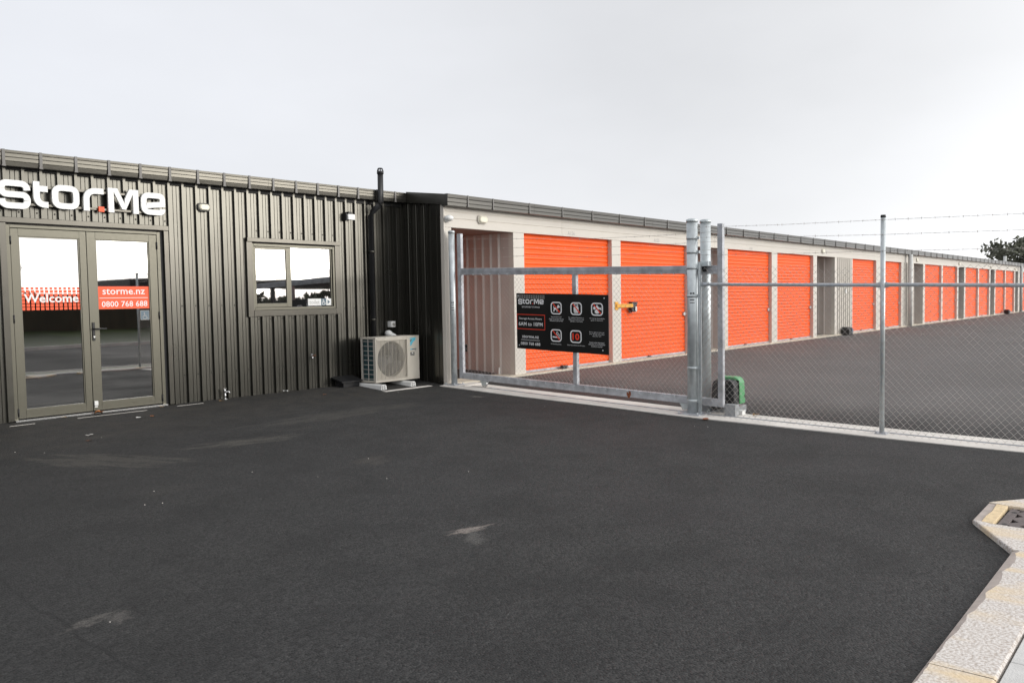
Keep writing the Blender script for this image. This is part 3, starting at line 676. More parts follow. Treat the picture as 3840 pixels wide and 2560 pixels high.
# plumbing vent pipe, bends out round the gutter
VP = [(8.205, O - 0.075, -1.26), (8.205, O - 0.075, 1.325), (8.222, O - 0.09, 1.375), (8.285, O - 0.185, 1.475), (8.302, O - 0.205, 1.525), (8.305, O - 0.207, 1.97)]
vp = build('vent_pipe', MB().tube(VP, 0.044, 14), 'black', OF)
mb = MB(); c = (8.305, O - 0.207)
mb.tube([(c[0], c[1], 1.955), (c[0], c[1], 1.995)], 0.052, 14)
for k in range(8):
    a = k * math.pi / 4; mb.tube([(c[0] + 0.048 * math.cos(a), c[1] + 0.048 * math.sin(a), 1.99), (c[0] + 0.036 * math.cos(a), c[1] + 0.036 * math.sin(a), 2.035)], 0.005, 5)
mb.tube([(c[0], c[1], 2.033), (c[0], c[1], 2.045)], [0.040, 0.034], 14)
build('vent_cowl', mb, 'black', vp)
for z in (-0.3, 0.75): build('pipe_clip', MB().tube([(8.205, O - 0.075, z), (8.205, O - 0.075, z + 0.03)], 0.048, 14), 'trim', vp)

# ------------------------------------------------------------------ StorMe lettering
def logo(mb, mb2, fn, d0, d1):
    w = 0.066
    R = lambda pts, **k: ribbon(mb, pts, w, fn, d0, d1, **k)
    R([(3.370, 1.275), (3.370, 1.345, .07), (3.118, 1.345, .07), (3.118, 1.224, .06), (3.370, 1.224, .07), (3.370, 1.103, .07), (3.118, 1.103, .07), (3.118, 1.172)])
    R([(3.465, 1.386), (3.465, 1.133, .09), (3.582, 1.133)])
    R([(3.4985, 1.308), (3.580, 1.308)])
    R([(3.77, 1.336), (3.655, 1.336, .07), (3.655, 1.134, .07), (3.880, 1.134, .07), (3.880, 1.336, .07), (3.7701, 1.336)])
    R([(3.990, 1.100), (3.990, 1.334, .11), (4.186, 1.334)])
    R([(4.268, 1.100), (4.268, 1.386)]); R([(4.560, 1.100), (4.560, 1.386)])
    for poly in ([(4.3015, 1.386), (4.345, 1.386), (4.430, 1.205), (4.430, 1.143), (4.395, 1.143), (4.3015, 1.345)], [(4.5265, 1.386), (4.485, 1.386), (4.4305, 1.270), (4.4305, 1.143), (4.440, 1.143), (4.5265, 1.33)]):
        if d0 == d1: mb.add([fn(*p, d0) for p in poly], [tuple(range(len(poly)))])
        else: mb.prism(poly, fn, d0, d1)
    R([(4.6875, 1.212), (4.890, 1.238), (4.890, 1.338, .06), (4.657, 1.338, .07), (4.657, 1.135, .07), (4.890, 1.135, .06), (4.890, 1.180)])
    mb2.quad(fn(4.123, 1.098, d1), fn(4.186, 1.098, d1), fn(4.186, 1.158, d1), fn(4.123, 1.158, d1))
LS = thing('lettering_sign', 'large white StorMe lettering on rails above the glass doors', 'sign', (4.0, O - 0.1, 1.1))
# each letter is a part of its own: split the logo into letter meshes
_l = MB(); _d = MB(); fn = on_front(O - 0.075)
w = 0.066
def letter(paths, polys=()):
    m_ = MB()
    for p in paths: ribbon(m_, p, w, fn, 0.0, 0.03)
    for p in polys: m_.prism(p, fn, 0.0, 0.0299)
    build('letter', m_, 'letter', LS)
letter([[(3.370, 1.275), (3.370, 1.345, .07), (3.118, 1.345, .07), (3.118, 1.224, .06), (3.370, 1.224, .07), (3.370, 1.103, .07), (3.118, 1.103, .07), (3.118, 1.172)]])
letter([[(3.465, 1.386), (3.465, 1.133, .09), (3.582, 1.133)], [(3.4985, 1.308), (3.580, 1.308)]])
letter([[(3.77, 1.336), (3.655, 1.336, .07), (3.655, 1.134, .07), (3.880, 1.134, .07), (3.880, 1.336, .07), (3.7701, 1.336)]])
letter([[(3.990, 1.100), (3.990, 1.334, .11), (4.186, 1.334)]])
letter([[(4.268, 1.100), (4.268, 1.386)], [(4.560, 1.100), (4.560, 1.386)]], [[(4.3015, 1.386), (4.345, 1.386), (4.430, 1.205), (4.430, 1.143), (4.395, 1.143), (4.3015, 1.345)], [(4.5265, 1.386), (4.485, 1.386), (4.4305, 1.270), (4.4305, 1.143), (4.440, 1.143), (4.5265, 1.33)]])
letter([[(4.6875, 1.212), (4.890, 1.238), (4.890, 1.338, .06), (4.657, 1.338, .07), (4.657, 1.135, .07), (4.890, 1.135, .06), (4.890, 1.180)]])
build('orange_dot', MB().prism([(4.124, 1.098), (4.186, 1.098), (4.186, 1.158), (4.124, 1.158)], fn, 0, 0.03), 'orange_print', LS)
for z in (1.315, 1.118): bx('mounting_rail', 'trim', LS, 3.10, 4.93, O - 0.073, O - 0.032, z, z + 0.024)

# ------------------------------------------------------------------ fixtures on the walls
def bulkhead(x, y, z, w_, h_, label, dy=0.07):
    t = thing('bulkhead_light', label, 'light', (x, y, z))
    f = on_front(y)
    build('lamp_base', MB().prism(rrect(x - w_ / 2 - 0.012, x + w_ / 2 + 0.012, z - h_ / 2 - 0.012, z + h_ / 2 + 0.012, h_ * 0.45), f, 0, 0.025), 'black' if y > 9.5 else 'face', t, bevel=0.004)
    m_ = MB(); pr = rrect(x - w_ / 2, x + w_ / 2, z - h_ / 2, z + h_ / 2, h_ * 0.44, 6); n_ = len(pr)
    rings = [(1, 0.026), (0.99, dy * 0.6), (0.90, dy * 0.9), (0.70, dy)]; vs_ = []
    for sc_, d in rings: vs_ += [f(x + (a - x) * sc_, z + (c - z) * sc_, d) for a, c in pr]
    m_.add(vs_, [(k * n_ + i, k * n_ + (i + 1) % n_, (k + 1) * n_ + (i + 1) % n_, (k + 1) * n_ + i) for k in range(3) for i in range(n_)], True)
    m_.add([vs_[3 * n_ + i] for i in range(n_)], [tuple(range(n_))])
    build('diffuser', m_, 'diff', t)
    return t
bulkhead(5.463, O - 0.03, 1.250, 0.150, 0.082, 'oval cream bulkhead light on dark wall between lettering and window', 0.055)
bulkhead(9.80, F - 0.006, 1.292, 0.20, 0.115, 'oval cream bulkhead light above the first recess of the grey facade', 0.055)
for i, (x, z) in enumerate(((25.03, 1.285), (35.34, 1.27), (42.44, 1.27), (49.55, 1.25), (56.44, 1.25))):
    bulkhead(x, F - 0.006, z, 0.20, 0.12, ('cream bulkhead light above the recess left of the ribbed panel', 'cream bulkhead light just right of the near grey downpipe', 'cream bulkhead light above the third recess from the near downpipe' if 0 else 'cream bulkhead light above the second recess beyond the near downpipe', 'cream bulkhead light above the third recess beyond the near downpipe', 'farthest cream bulkhead light, just left of the far downpipe')[i], 0.045)
t = thing('dome_light', 'white round dome sensor at the left corner of grey facade', 'sensor', (8.99, F - 0.02, 1.25))
build('dome', MB().sphere((8.995, F - 0.055, 1.262), 0.075, 0.075, 0.05, 16, 10), 'white', t)
build('dome_base', MB().sphere((8.985, F - 0.028, 1.248), 0.052, 0.03, 0.052, 14, 8), 'white', t)
t = thing('motion_sensor', 'small white motion sensor box on dark wall right of the window', 'sensor', (7.8, O - 0.1, 1.25))
build('sensor_box', MB().box(7.745, 7.875, O - 0.11, O - 0.045, 1.228, 1.315), 'white', t, bevel=0.008)
build('sensor_bracket', MB().box(7.765, 7.83, O - 0.09, O - 0.0, 1.318, 1.352).box(7.725, 7.743, O - 0.08, O - 0.0, 1.215, 1.33), 'black', t, bevel=0.004)

# isolator switch + pipe cover above the heat pump
t = thing('isolator_switch', 'small white isolator switch box above the outdoor heat pump unit', 'switch', (8.58, O - 0.08, -0.36))
build('switch_box', MB().box(8.525, 8.612, O - 0.125, O - 0.03, -0.415, -0.322), 'white', t, bevel=0.006)
build('switch_knob', MB().tube([(8.57, O - 0.126, -0.37), (8.57, O - 0.134, -0.37)], 0.026, 14).prism([(8.548, -0.358), (8.556, -0.35), (8.594, -0.384), (8.586, -0.392)], on_front(O - 0.134), 0, 0.012), 'greyprint', t)
# ------------------------------------------------------------------ heat pump
AC = thing('heat_pump', 'cream outdoor heat pump unit on plastic feet in the dark corner', 'heat pump', (8.31, 9.65, -1.31))
X0, X1, Y0, Y1, Z0, Z1 = 7.868, 8.752, 9.49, 9.84, -1.225, -0.545
mb = MB()   # shell with openings front and left
mb.box(X0, X1, Y0, Y1, Z1 - 0.03, Z1)
mb.box(X0, X1, Y0, Y1, Z0, Z0 + 0.03)
mb.box(8.50, X1, Y0, Y1 , Z0 + 0.03, Z1 - 0.03)
mb.box(X0, 8.50, Y1 - 0.01, Y1, Z0 + 0.03, Z1 - 0.03)
mb.box(X0, 7.897, Y0, Y0 + 0.045, Z0 + 0.03, Z1 - 0.03)
mb.box(7.897, 8.50, Y0, Y0 + 0.02, -0.592, Z1 - 0.03).box(7.897, 8.50, Y0, Y0 + 0.02, Z0 + 0.03, -1.182)
mb.box(X0, X0 + 0.015, Y1 - 0.035, Y1 - 0.01, Z0 + 0.03, Z1 - 0.03)
build('cabinet', mb, 'cab', AC, bevel=0.006)
build('coil', MB().box(X0 + 0.03, X0 + 0.05, Y0 + 0.05, Y1 - 0.03, Z0 + 0.03, Z1 - 0.03).box(7.92, 8.49, Y1 - 0.06, Y1 - 0.03, Z0 + 0.03, Z1 - 0.03), 'fin', AC)
mb = MB(); nn = 9
for i in range(nn):
    z = Z0 + 0.055 + i * (0.565 / (nn - 1)); mb.box(X0 - 0.001, X0 + 0.008, Y0 + 0.045, Y1 - 0.035, z - 0.004, z + 0.004)
for y in (Y0 + 0.048, Y0 + 0.175, Y1 - 0.038): mb.box(X0 - 0.002, X0 + 0.009, y - 0.004, y + 0.004, Z0 + 0.03, Z1 - 0.03)
build('side_grille', mb, 'cabside', AC)
# fan behind the front grille
mb = MB(); fc = (8.205, -0.888); rr_ = 0.272
pts = [(fc[0] + rr_ * math.cos(math.radians(a)), fc[1] + rr_ * math.sin(math.radians(a))) for a in range(0, 360, 12)]
sq = []
for a in range(0, 360, 12):
    ca, sa = math.cos(math.radians(a)), math.sin(math.radians(a)); k = 1 / max(abs(ca), abs(sa)); sq.append((fc[0] + 0.303 * ca * k, fc[1] + 0.295 * sa * k))
n_ = len(pts); f = on_front(Y0 + 0.035)
ring(mb, sq, pts, f, 0.0)
mb.add([f(*p, 0.0) for p in pts] + [f(*p, -0.10) for p in pts], [(i, (i + 1) % n_, n_ + (i + 1) % n_, n_ + i) for i in range(n_)])
build('fan_shroud', mb, 'cab', AC)
mb = MB()
for k in range(3):
    a0 = k * 2 * math.pi / 3 + 0.5; vs_ = []
    for rr1 in (0.06, 0.25):
        for da, dd in ((0.0, 0.0), (0.5, 0.04), (1.15, 0.07)):
            a = a0 + da + (0.25 if rr1 > 0.1 else 0); vs_.append((fc[0] + rr1 * math.cos(a), Y0 + 0.10 - dd, fc[1] + rr1 * math.sin(a)))
    mb.add(vs_, [(0, 1, 4, 3), (1, 2, 5, 4)], True)
mb.tube([(fc[0], Y0 + 0.13, fc[1]), (fc[0], Y0 + 0.05, fc[1])], 0.06, 16)
build('fan', mb, 'fan', AC)
build('fan_cavity', MB().box(7.93, 8.48, Y0 + 0.15, Y0 + 0.16, Z0 + 0.04, Z1 - 0.04), 'dark', AC)
mb = MB()
for i in range(42):
    z = -1.178 + i * (0.582 / 41); mb.box(7.900, 8.497, Y0 - 0.010, Y0 - 0.004, z - 0.0017, z + 0.0017)
for i in range(9):
    x = 7.903 + i * (0.591 / 8); mb.box(x - 0.0009, x + 0.0009, Y0 - 0.004, Y0 + 0.004, -1.18, -0.594)
build('fan_grille', mb, 'cab', AC)
mb = MB(); f = on_front(Y0 - 0.0015)
ring(mb, rrect(7.893, 8.505, -1.188, -0.585, 0.012), rrect(7.903, 8.495, -1.178, -0.595, 0.01), f, 0.006); build('grille_frame', mb, 'cab', AC)
def poly(name, pts, m, parent, f, d=0.0):
    mb = MB(); mb.add([f(*p, d) for p in pts], [tuple(range(len(pts)))]); return build(name, mb, m, parent)
poly('blue_emblem', [(8.560, -0.582), (8.684, -0.576), (8.672, -0.612), (8.618, -0.652), (8.590, -0.690), (8.572, -0.708), (8.566, -0.700), (8.562, -0.655), (8.614, -0.600), (8.560, -0.603)], 'blue', AC, f)
poly('dark_emblem', [(8.562, -0.610), (8.606, -0.606), (8.562, -0.648)], 'bluegrey', AC, f)
poly('model_badge', [(8.600, -0.748), (8.690, -0.746), (8.690, -0.762), (8.600, -0.764)], 'bluegrey', AC, f)
poly('model_badge', [(8.567, -0.749), (8.599, -0.748), (8.599, -0.764), (8.567, -0.765)], 'blue', AC, f)
poly('model_badge', [(8.655, -0.770), (8.684, -0.769), (8.684, -0.786), (8.655, -0.787)], 'greyprint', AC, f)
lb = poly('rating_label', rrect(8.565, 8.648, -0.855, -0.803, 0.006, 3), 'board', AC, f)
poly('rating_label', [(8.590, -0.808), (8.625, -0.807), (8.625, -0.822), (8.590, -0.823)], 'letter', AC, f, 0.0006)
poly('rating_label', [(8.574, -0.832), (8.640, -0.831), (8.640, -0.845), (8.574, -0.846)], 'greyprint', AC, f, 0.0006)
for x0, x1 in ((7.80, 7.895), (8.385, 8.475)):
    z0_ = -1.312
    m_ = MB().prism([(x0 - 0.01, z0_), (x1 + 0.01, z0_), (x1, -1.25), (x1 - 0.02, -1.236), (x0 + 0.02, -1.236), (x0, -1.25)], lambda a, c, d: (a, d, c), 9.29, 9.93)
    ft = build('foot', m_, 'white', AC, bevel=0.003)
    m_ = MB()
    for i in range(4):
        for j in range(2):
            xa = x0 + 0.012 + (i % 2) * 0.038 + (i // 2) * 0.012 + (0.0 if i < 2 else 0.0); za = z0_ + 0.014 + j * 0.03
            m_.box(xa, xa + 0.006, 9.286, 9.289, za, za + 0.016)
    build('foot_slots', m_, 'dark', ft)
build('pipe_cover', MB().sphere((8.50, 9.92, -0.515), 0.055, 0.07, 0.055, 14, 8).tube([(8.50, 9.90, -0.51), (8.56, 9.86, -0.55), (8.60, 9.83, -0.60)], 0.035, 10), 'white', AC)
tag(bx('concrete_pad', 'conc', None, 7.745, 8.68, 9.13, 9.965, -1.38, -1.3155, bevel=0.004), 'flat concrete pad under the heat pump', 'pad')
# black hooded box at the foot of the wall
t = thing('hooded_vent', 'black hooded box at the foot of the wall left of heat pump', 'vent', (7.6, 9.9, -1.29))
build('vent_body', MB().box(7.50, 7.80, 9.80, 9.985, -1.30, -1.19), 'black', t, bevel=0.004)
m_ = MB(); m_.add([(7.40, 9.985, -1.115), (7.80, 9.985, -1.115), (7.835, 9.755, -1.185), (7.44, 9.755, -1.185), (7.40, 9.985, -1.13), (7.80, 9.985, -1.13), (7.835, 9.755, -1.200), (7.44, 9.755, -1.200)], [(0, 3, 2, 1), (4, 5, 6, 7), (0, 4, 7, 3), (1, 2, 6, 5), (3, 7, 6, 2), (0, 1, 5, 4)])
build('vent_hood', m_, 'black', t)
# tap on a standpipe and a hose bib on the wall
t = thing('garden_tap', 'short chrome tap standing at the wall between doors and window', 'tap', (5.66, 9.92, -1.27))
build('tap_pipe', MB().tube([(5.66, 9.93, -1.27), (5.66, 9.93, -1.17)], 0.012, 10).sphere((5.66, 9.93, -1.265), 0.03, 0.03, 0.008), 'chrome', t)
build('tap_head', MB().tube([(5.655, 9.93, -1.17), (5.655, 9.93, -1.13)], [0.018, 0.012], 10).tube([(5.66, 9.93, -1.165), (5.70, 9.90, -1.165), (5.71, 9.895, -1.19)], 0.010, 8).box(5.635, 5.68, 9.92, 9.94, -1.128, -1.120), 'chrome', t)
t = thing('wall_tap', 'small chrome hose tap on the wall below the window', 'tap', (7.05, 9.95, -0.8))
build('tap_body', MB().tube([(7.055, 9.99, -0.79), (7.055, 9.93, -0.79), (7.055, 9.915, -0.82)], 0.010, 8).tube([(7.03, 9.94, -0.775), (7.045, 9.93, -0.755), (7.07, 9.925, -0.76)], 0.006, 6), 'chrome', t)
build('tap_lever', MB().tube([(7.055, 9.93, -0.785), (7.10, 9.92, -0.765), (7.11, 9.92, -0.785)], 0.005, 6), 'rust', t)

# ================================================================== GATE
GS = 0.029
def gsh(y): return -GS * (8.92 - y)
G = thing('sliding_gate', 'galvanised steel sliding gate with chain link infill and black notice board', 'gate', (9.08, 6.7, -1.4))
XG = 9.08
def gbox(name, m, y0, y1, z0, z1, x0=XG - 0.03, x1=XG + 0.03, par=None, bevel=0.005): return build(name, MB().box(x0, x1, y0, y1, z0, z1, sh=gsh), m, par or G, bevel=bevel)
gbox('stile', 'galv2', 8.845, 8.925, -1.222, 1.02, XG - 0.012, XG + 0.045)
gbox('stile', 'galv2', 4.470, 4.537, -1.222, 0.985)
gbox('top_rail', 'galv2', 4.538, 8.844, 0.385, 0.486)
gbox('bottom_rail', 'galv2', 4.538, 8.844, -1.222, -1.128, XG - 0.035, XG + 0.035)
gbox('middle_stile', 'galv2', 6.640, 6.708, -1.127, 0.384)
gbox('top_guide', 'galv2', 4.54, 8.84, 0.430, 0.436, XG - 0.036, XG - 0.031, bevel=0)
mb = MB()
for k in range(25):
    y = 8.74 - k * 0.172
    for z in (0.388, -1.150): mb.tube([(XG - 0.034, y, z + 0.012 + gsh(y)), (XG - 0.046, y - 0.004, z + gsh(y)), (XG - 0.036, y - 0.016, z - 0.014 + gsh(y))], 0.0045, 5)
build('tie_clips', mb, 'galv', G, kind='stuff')
build('rust_spot', MB().add([(XG - 0.0355 , 5.80 + 0.035 * math.cos(a), -1.262 + gsh(5.8) * 0 + gsh(5.8) + 0.0825 + 0.045 * math.sin(a) * (1 + 0.3 * math.sin(3 * a))) for a in [i * 0.5236 for i in range(12)]], [tuple(range(12))]), 'rust', G)
for yc in (8.40, 4.985):
    zb = gz(yc) + 0.016; zt = -1.223 + gsh(yc)
    m_ = MB(); m_.prism([(-yc - 0.075, zt), (-yc + 0.075, zt), (-yc + 0.022, zb + 0.03), (-yc - 0.022, zb + 0.03)], lambda a, c, d: (d, -a, c), XG - 0.028, XG - 0.018)
    m_.prism([(-yc - 0.075, zt), (-yc + 0.075, zt), (-yc + 0.022, zb + 0.03), (-yc - 0.022, zb + 0.03)], lambda a, c, d: (d, -a, c), XG + 0.014, XG + 0.024)
    wb = build('wheel_bracket', m_, 'galv', G)
    build('wheel', MB().tube([(XG - 0.017, yc, zb + 0.052), (XG + 0.013, yc, zb + 0.052)], 0.052, 20), 'chrome', wb)

def chainlink(y0, y1, zb, zt, x, pitch=0.035, hh=0.076, rad=0.0014, both=0.004):
    """woven wires, each a flattened zigzag that links into its neighbours"""
    mb = MB(); vs, fs = [], []
    nw = int(round((y0 - y1) / pitch))
    for j in range(nw):
        yc = y0 - (j + 0.5) * pitch; z0_ = zb(yc); z1_ = zt(yc); ns = int((z1_ - z0_) / (hh / 2)); pts = []
        for k in range(ns + 1):
            sd = 1 if (k + j) % 2 else -1; z = z0_ + k * hh / 2
            yy = yc + sd * (pitch / 2 + 0.0012)
            pts.append((x - both * 0.5 * sd * 1.0, yy, z))
        for (ax, ay, az), (cx_, cy_, cz_) in zip(pts, pts[1:]):
            dy, dz = cy_ - ay, cz_ - az; L_ = math.hypot(dy, dz); ey, ez = -dz / L_ * rad, dy / L_ * rad; b0 = len(vs)
            for (px, py, pz) in ((ax, ay, az), (cx_, cy_, cz_)):
                vs += [(px - rad, py, pz), (px, py + ey, pz + ez), (px + rad, py, pz), (px, py - ey, pz - ez)]
            for q in range(4): fs.append((b0 + q, b0 + (q + 1) % 4, b0 + 4 + (q + 1) % 4, b0 + 4 + q))
    mb.add(vs, fs, True); return mb
build('chain_link_mesh', chainlink(8.845, 4.54, lambda y: -1.13 + gsh(y), lambda y: 0.385 + gsh(y), XG - 0.038), 'wire', G, kind='stuff')
def barbed(mb, path, r=0.0011, step=0.125):
    P = [Vector(p) for p in path]; 
    for ph in (0, math.pi):
        pts = []; 
        for a, c in zip(P, P[1:]):
            n_ = max(2, int((c - a).length / 0.03))
            for k in range(n_): q = a.lerp(c, k / n_); t_ = len(pts) * 1.1 + ph; pts.append(q + Vector((math.cos(t_) * 0.002, 0, math.sin(t_) * 0.002)))
        pts.append(P[-1]); mb.tube(pts, r, 3, cap=False)
    tot = 0
    for a, c in zip(P, P[1:]):
        L_ = (c - a).length; k = 0
        while k * step < L_:
            q = a.lerp(c, k * step / L_); k += 1
            for s_ in (-1, 1):
                aa = random.random() * 3.14; d = Vector((math.cos(aa) * 0.4, 0.25 * s_, math.sin(aa))) * 0.014
                mb.tube([q - d, q + d], 0.0013, 3, cap=False)
mb = MB()
for za, zm, zb_ in ((0.936, 0.845, 0.815), (0.779, 0.72, 0.70), (0.628, 0.60, 0.60)):
    barbed(mb, [(XG + 0.02, 8.86, za + 0.0), (XG + 0.02, 7.6, zm + 0.02), (XG + 0.02, 6.6, zm - 0.045), (XG + 0.02, 5.5, zb_ - 0.045), (XG + 0.02, 4.53, zb_ - 0.05)])
build('barbed_wire', mb, 'wire', G, kind='stuff')

# posts
def post(name, label, x, y, r_, ztop, zb, group=None, sticker=False, cap=0.006, plate=0.11):
    t = thing(name, label, 'post', (x, y, zb), group)
    build('tube', MB().tube([(x, y, zb), (x, y, ztop)], r_, 24), 'galv', t)
    build('cap', MB().tube([(x, y, ztop - 0.035), (x, y, ztop - 0.004), (x, y, ztop + 0.008)], [r_ + 0.005, r_ + 0.005, r_ * 0.7], 24), 'galv', t)
    build('base_plate', MB().box(x - plate, x + plate, y - plate, y + plate, zb - 0.002, zb + 0.010), 'galv2', t, bevel=0.002)
    m_ = MB()
    for sx in (-1, 1):
        for sy in (-1, 1): m_.tube([(x + sx * plate * 0.78, y + sy * plate * 0.78, zb + 0.01), (x + sx * plate * 0.78, y + sy * plate * 0.78, zb + 0.035)], 0.010, 6)
    build('anchor_bolts', m_, 'galv', t)
    if sticker:
        m_ = MB(); base_a = math.atan2(-y, -x)
        for k, (z0_, z1_, i0, i1) in enumerate(((0.0, 0.018, -0.45, -0.1), (0.0, 0.018, 0.02, 0.38), (-0.035, -0.029, -0.4, 0.35), (-0.055, -0.050, -0.4, 0.35), (-0.075, -0.064, -0.45, 0.35), (-0.092, -0.086, -0.4, 0.35), (-0.11, -0.102, -0.45, 0.4))):
            m_.mi = 1 if k in (3, 5) else 0
            m_.add([(x + (r_ + 0.0015) * math.cos(base_a + a), y + (r_ + 0.0015) * math.sin(base_a + a), sticker + z) for z in (z0_, z1_) for a in (i0, (i0 + i1) / 2, i1)], [(0, 1, 4, 3), (1, 2, 5, 4)])
        build('printed_label', m_, ['board', 'letter'], t)
    return t
pl = post('gate_post', 'galvanised round gate post against the corner of the grey building', 8.985, 8.955, 0.048, 1.060, gz(8.95) + 0.014, sticker=-0.05, plate=0.12)
p1 = post('gate_post', 'tall galvanised gate post with clamp bands, joined to the fence rail', 8.985, 4.835, 0.066, 0.925, gz(4.83) + 0.012, sticker=0.02, plate=0.16)
p2 = post('gate_post', 'second tall galvanised gate post, just inside the yard beside green motor', 9.25, 4.795, 0.064, 0.930, gz(4.79) + 0.012, plate=0.10)
m_ = MB()
for z in (0.68, 0.51, 0.32): m_.tube([(8.985, 4.835, z), (8.985, 4.835, z + 0.035)], 0.0695, 24).box(8.975, 8.995, 4.735, 4.772, z, z + 0.035)
for z in (-0.02, -0.90, -1.30): m_.tube([(8.985, 4.835, z), (8.985, 4.835, z + 0.035)], 0.0695, 24).box(8.97, 9.0, 4.725, 4.772, z, z + 0.035)
build('clamp_band', m_, 'galv', p1)
build('guide_bracket', MB().box(8.99, 9.30, 4.62, 4.86, 0.352, 0.362).box(9.045, 9.055, 4.62, 4.86, 0.362, 0.412).box(8.99, 9.05, 4.63, 4.64, 0.362, 0.412), 'galv', p1, bevel=0.002)
build('guide_roller', MB().tube([(9.035, 4.70, 0.290), (9.035, 4.70, 0.350)], 0.026, 12).tube([(9.125, 4.66, 0.290), (9.125, 4.66, 0.350)], 0.026, 12), 'black', p1)
# ------------------------------------------------------------------ fence
FN = thing('chain_link_fence', 'galvanised chain link fence with barbed wire strands along the forecourt', 'fence', (8.98, 2.6, -1.49))
XF = 8.98
build('tension_bar', MB().tube([(XF, 4.735, gz(4.7) + 0.03), (XF, 4.735, 0.40)], 0.008, 6).box(XF - 0.004, XF + 0.008, 4.715, 4.755, gz(4.7) + 0.02, 0.40), 'galv', FN)
def fpost(y, ztop):
    zb_ = gz(y) + 0.012
    m_ = MB().tube([(XF, y, zb_), (XF, y, ztop)], 0.0245, 16)
    a = build('fence_post', m_, 'galv', FN)
    build('post_cap', MB().tube([(XF, y, ztop - 0.02), (XF, y, ztop + 0.004)], [0.028, 0.024], 16), 'black', a)
    build('base_plate', MB().box(XF - 0.06, XF + 0.06, y - 0.06, y + 0.06, zb_ - 0.002, zb_ + 0.008).tube([(XF - 0.045, y + 0.045, zb_), (XF - 0.045, y + 0.045, zb_ + 0.03)], 0.008, 6).tube([(XF - 0.045, y - 0.045, zb_), (XF - 0.045, y - 0.045, zb_ + 0.03)], 0.008, 6), 'galv2', a)
for y in (2.63, 0.43): fpost(y, 0.800 + (y - 2.63) * 0.02)
rz = lambda y: 0.132 + (y - 4.66) * 0.0262
def rail(ya, yb):
    mid = MB().tube([(XF, ya, rz(ya)), (XF, ya - 0.02, rz(ya)), (XF, ya - 0.075, rz(ya)), (XF, yb + 0.075, rz(yb)), (XF, yb + 0.02, rz(yb)), (XF, yb, rz(yb))], [0.021, 0.023, 0.0195, 0.0195, 0.023, 0.021], 12)
    # flattened ends
    for i, v in enumerate(mid.v):
        k = i // 12
        if k in (0, 1, 4, 5): mid.v[i] = (XF + (v[0] - XF) * 0.35, v[1], rz(v[1]) + (v[2] - rz(v[1])) * 1.25)
    return build('fence_rail', mid, 'railm', FN)
rail(4.715, 2.64); rail(2.62, 0.44)
build('chain_link_mesh', chainlink(4.72, 0.45, lambda y: gz(y) + 0.01, lambda y: 0.347 + (y - 4.4) * 0.031, XF - 0.026), 'wire', FN, kind='stuff')
mb = MB()
for z0_, z1_ in ((0.822, 0.752), (0.70, 0.60), (0.49, 0.43)):
    barbed(mb, [(XF - 0.025, 4.75, z0_), (XF - 0.025, 3.7, (z0_ + z1_) / 2 - 0.008), (XF - 0.027, 2.63, z1_), (XF - 0.027, 1.37, z1_ - 0.037), (XF - 0.027, 0.43, z1_ - 0.05)])
build('barbed_wire', mb, 'wire', FN, kind='stuff')

# ------------------------------------------------------------------ notice board
NB = thing('notice_board', 'black notice board with white rules and symbols hung on the gate', 'sign', (9.02, 6.9, -0.3))
BT = (7.695, 0.082)
def bf(u_, v_, d): return (9.028 - d, BT[0] - u_, BT[1] + v_ - 0.031 * u_)
build('board', MB().prism([(0, 0), (1.600, 0), (1.600, -0.800), (0, -0.800)], bf, -0.010, 0.0), 'board', NB, bevel=0.001)
mb = MB()
for i in range(16):
    for j in range(2):
        x, z, s = 0.014 + i * 0.0325, -0.045 - j * 0.028, 0.019; mb.quad(bf(x, z, .001), bf(x + s, z, .001), bf(x + s, z + s, .001), bf(x, z + s, .001))
build('dot_pattern', mb, 'greyprint', NB)
a, c = MB(), MB(); sc_ = (0.506 - 0.034) / (4.922 - 3.085)
logo(a, c, lambda x, z, d: bf(0.034 + (x - 3.085) * sc_, -0.160 + (z - 1.07) * sc_ * 0.98, 0.002), 0, 0)
build('logo_lettering', a, 'vinyl', NB); build('logo_dot', c, 'rededge', NB)
def T(s, u0, u1, v0, hh, m='vinyl', bold=0.004, name='lettering'):
    mb = MB(); text_mesh(mb, s, bf, u0, v0, height=hh, width=u1 - u0, bold=bold, d=0.0015); build(name, mb, m, NB)
T('SECURE SELF STORAGE', 0.103, 0.434, -0.205, 0.021)
T('Storage Access Hours', 0.052, 0.466, -0.385, 0.040); T('6AM to 10PM', 0.040, 0.482, -0.466, 0.055, bold=0.010)
T('storme.nz', 0.102, 0.408, -0.642, 0.040, bold=0.008); T('0800 768 688', 0.073, 0.434, -0.744, 0.044, bold=0.008)
mb = MB(); mb.quad(bf(0.078, -0.672, .0015), bf(0.428, -0.672, .0015), bf(0.428, -0.667, .0015), bf(0.078, -0.667, .0015)); build('rule_line', mb, 'vinyl', NB)
mb = MB(); ring(mb, rrect(0.004, 0.526, -0.517, -0.300, 0.001, 1), rrect(0.013, 0.517, -0.508, -0.309, 0.001, 1), bf, 0.0015); build('red_border', mb, 'rededge', NB)
tiny = 0.0
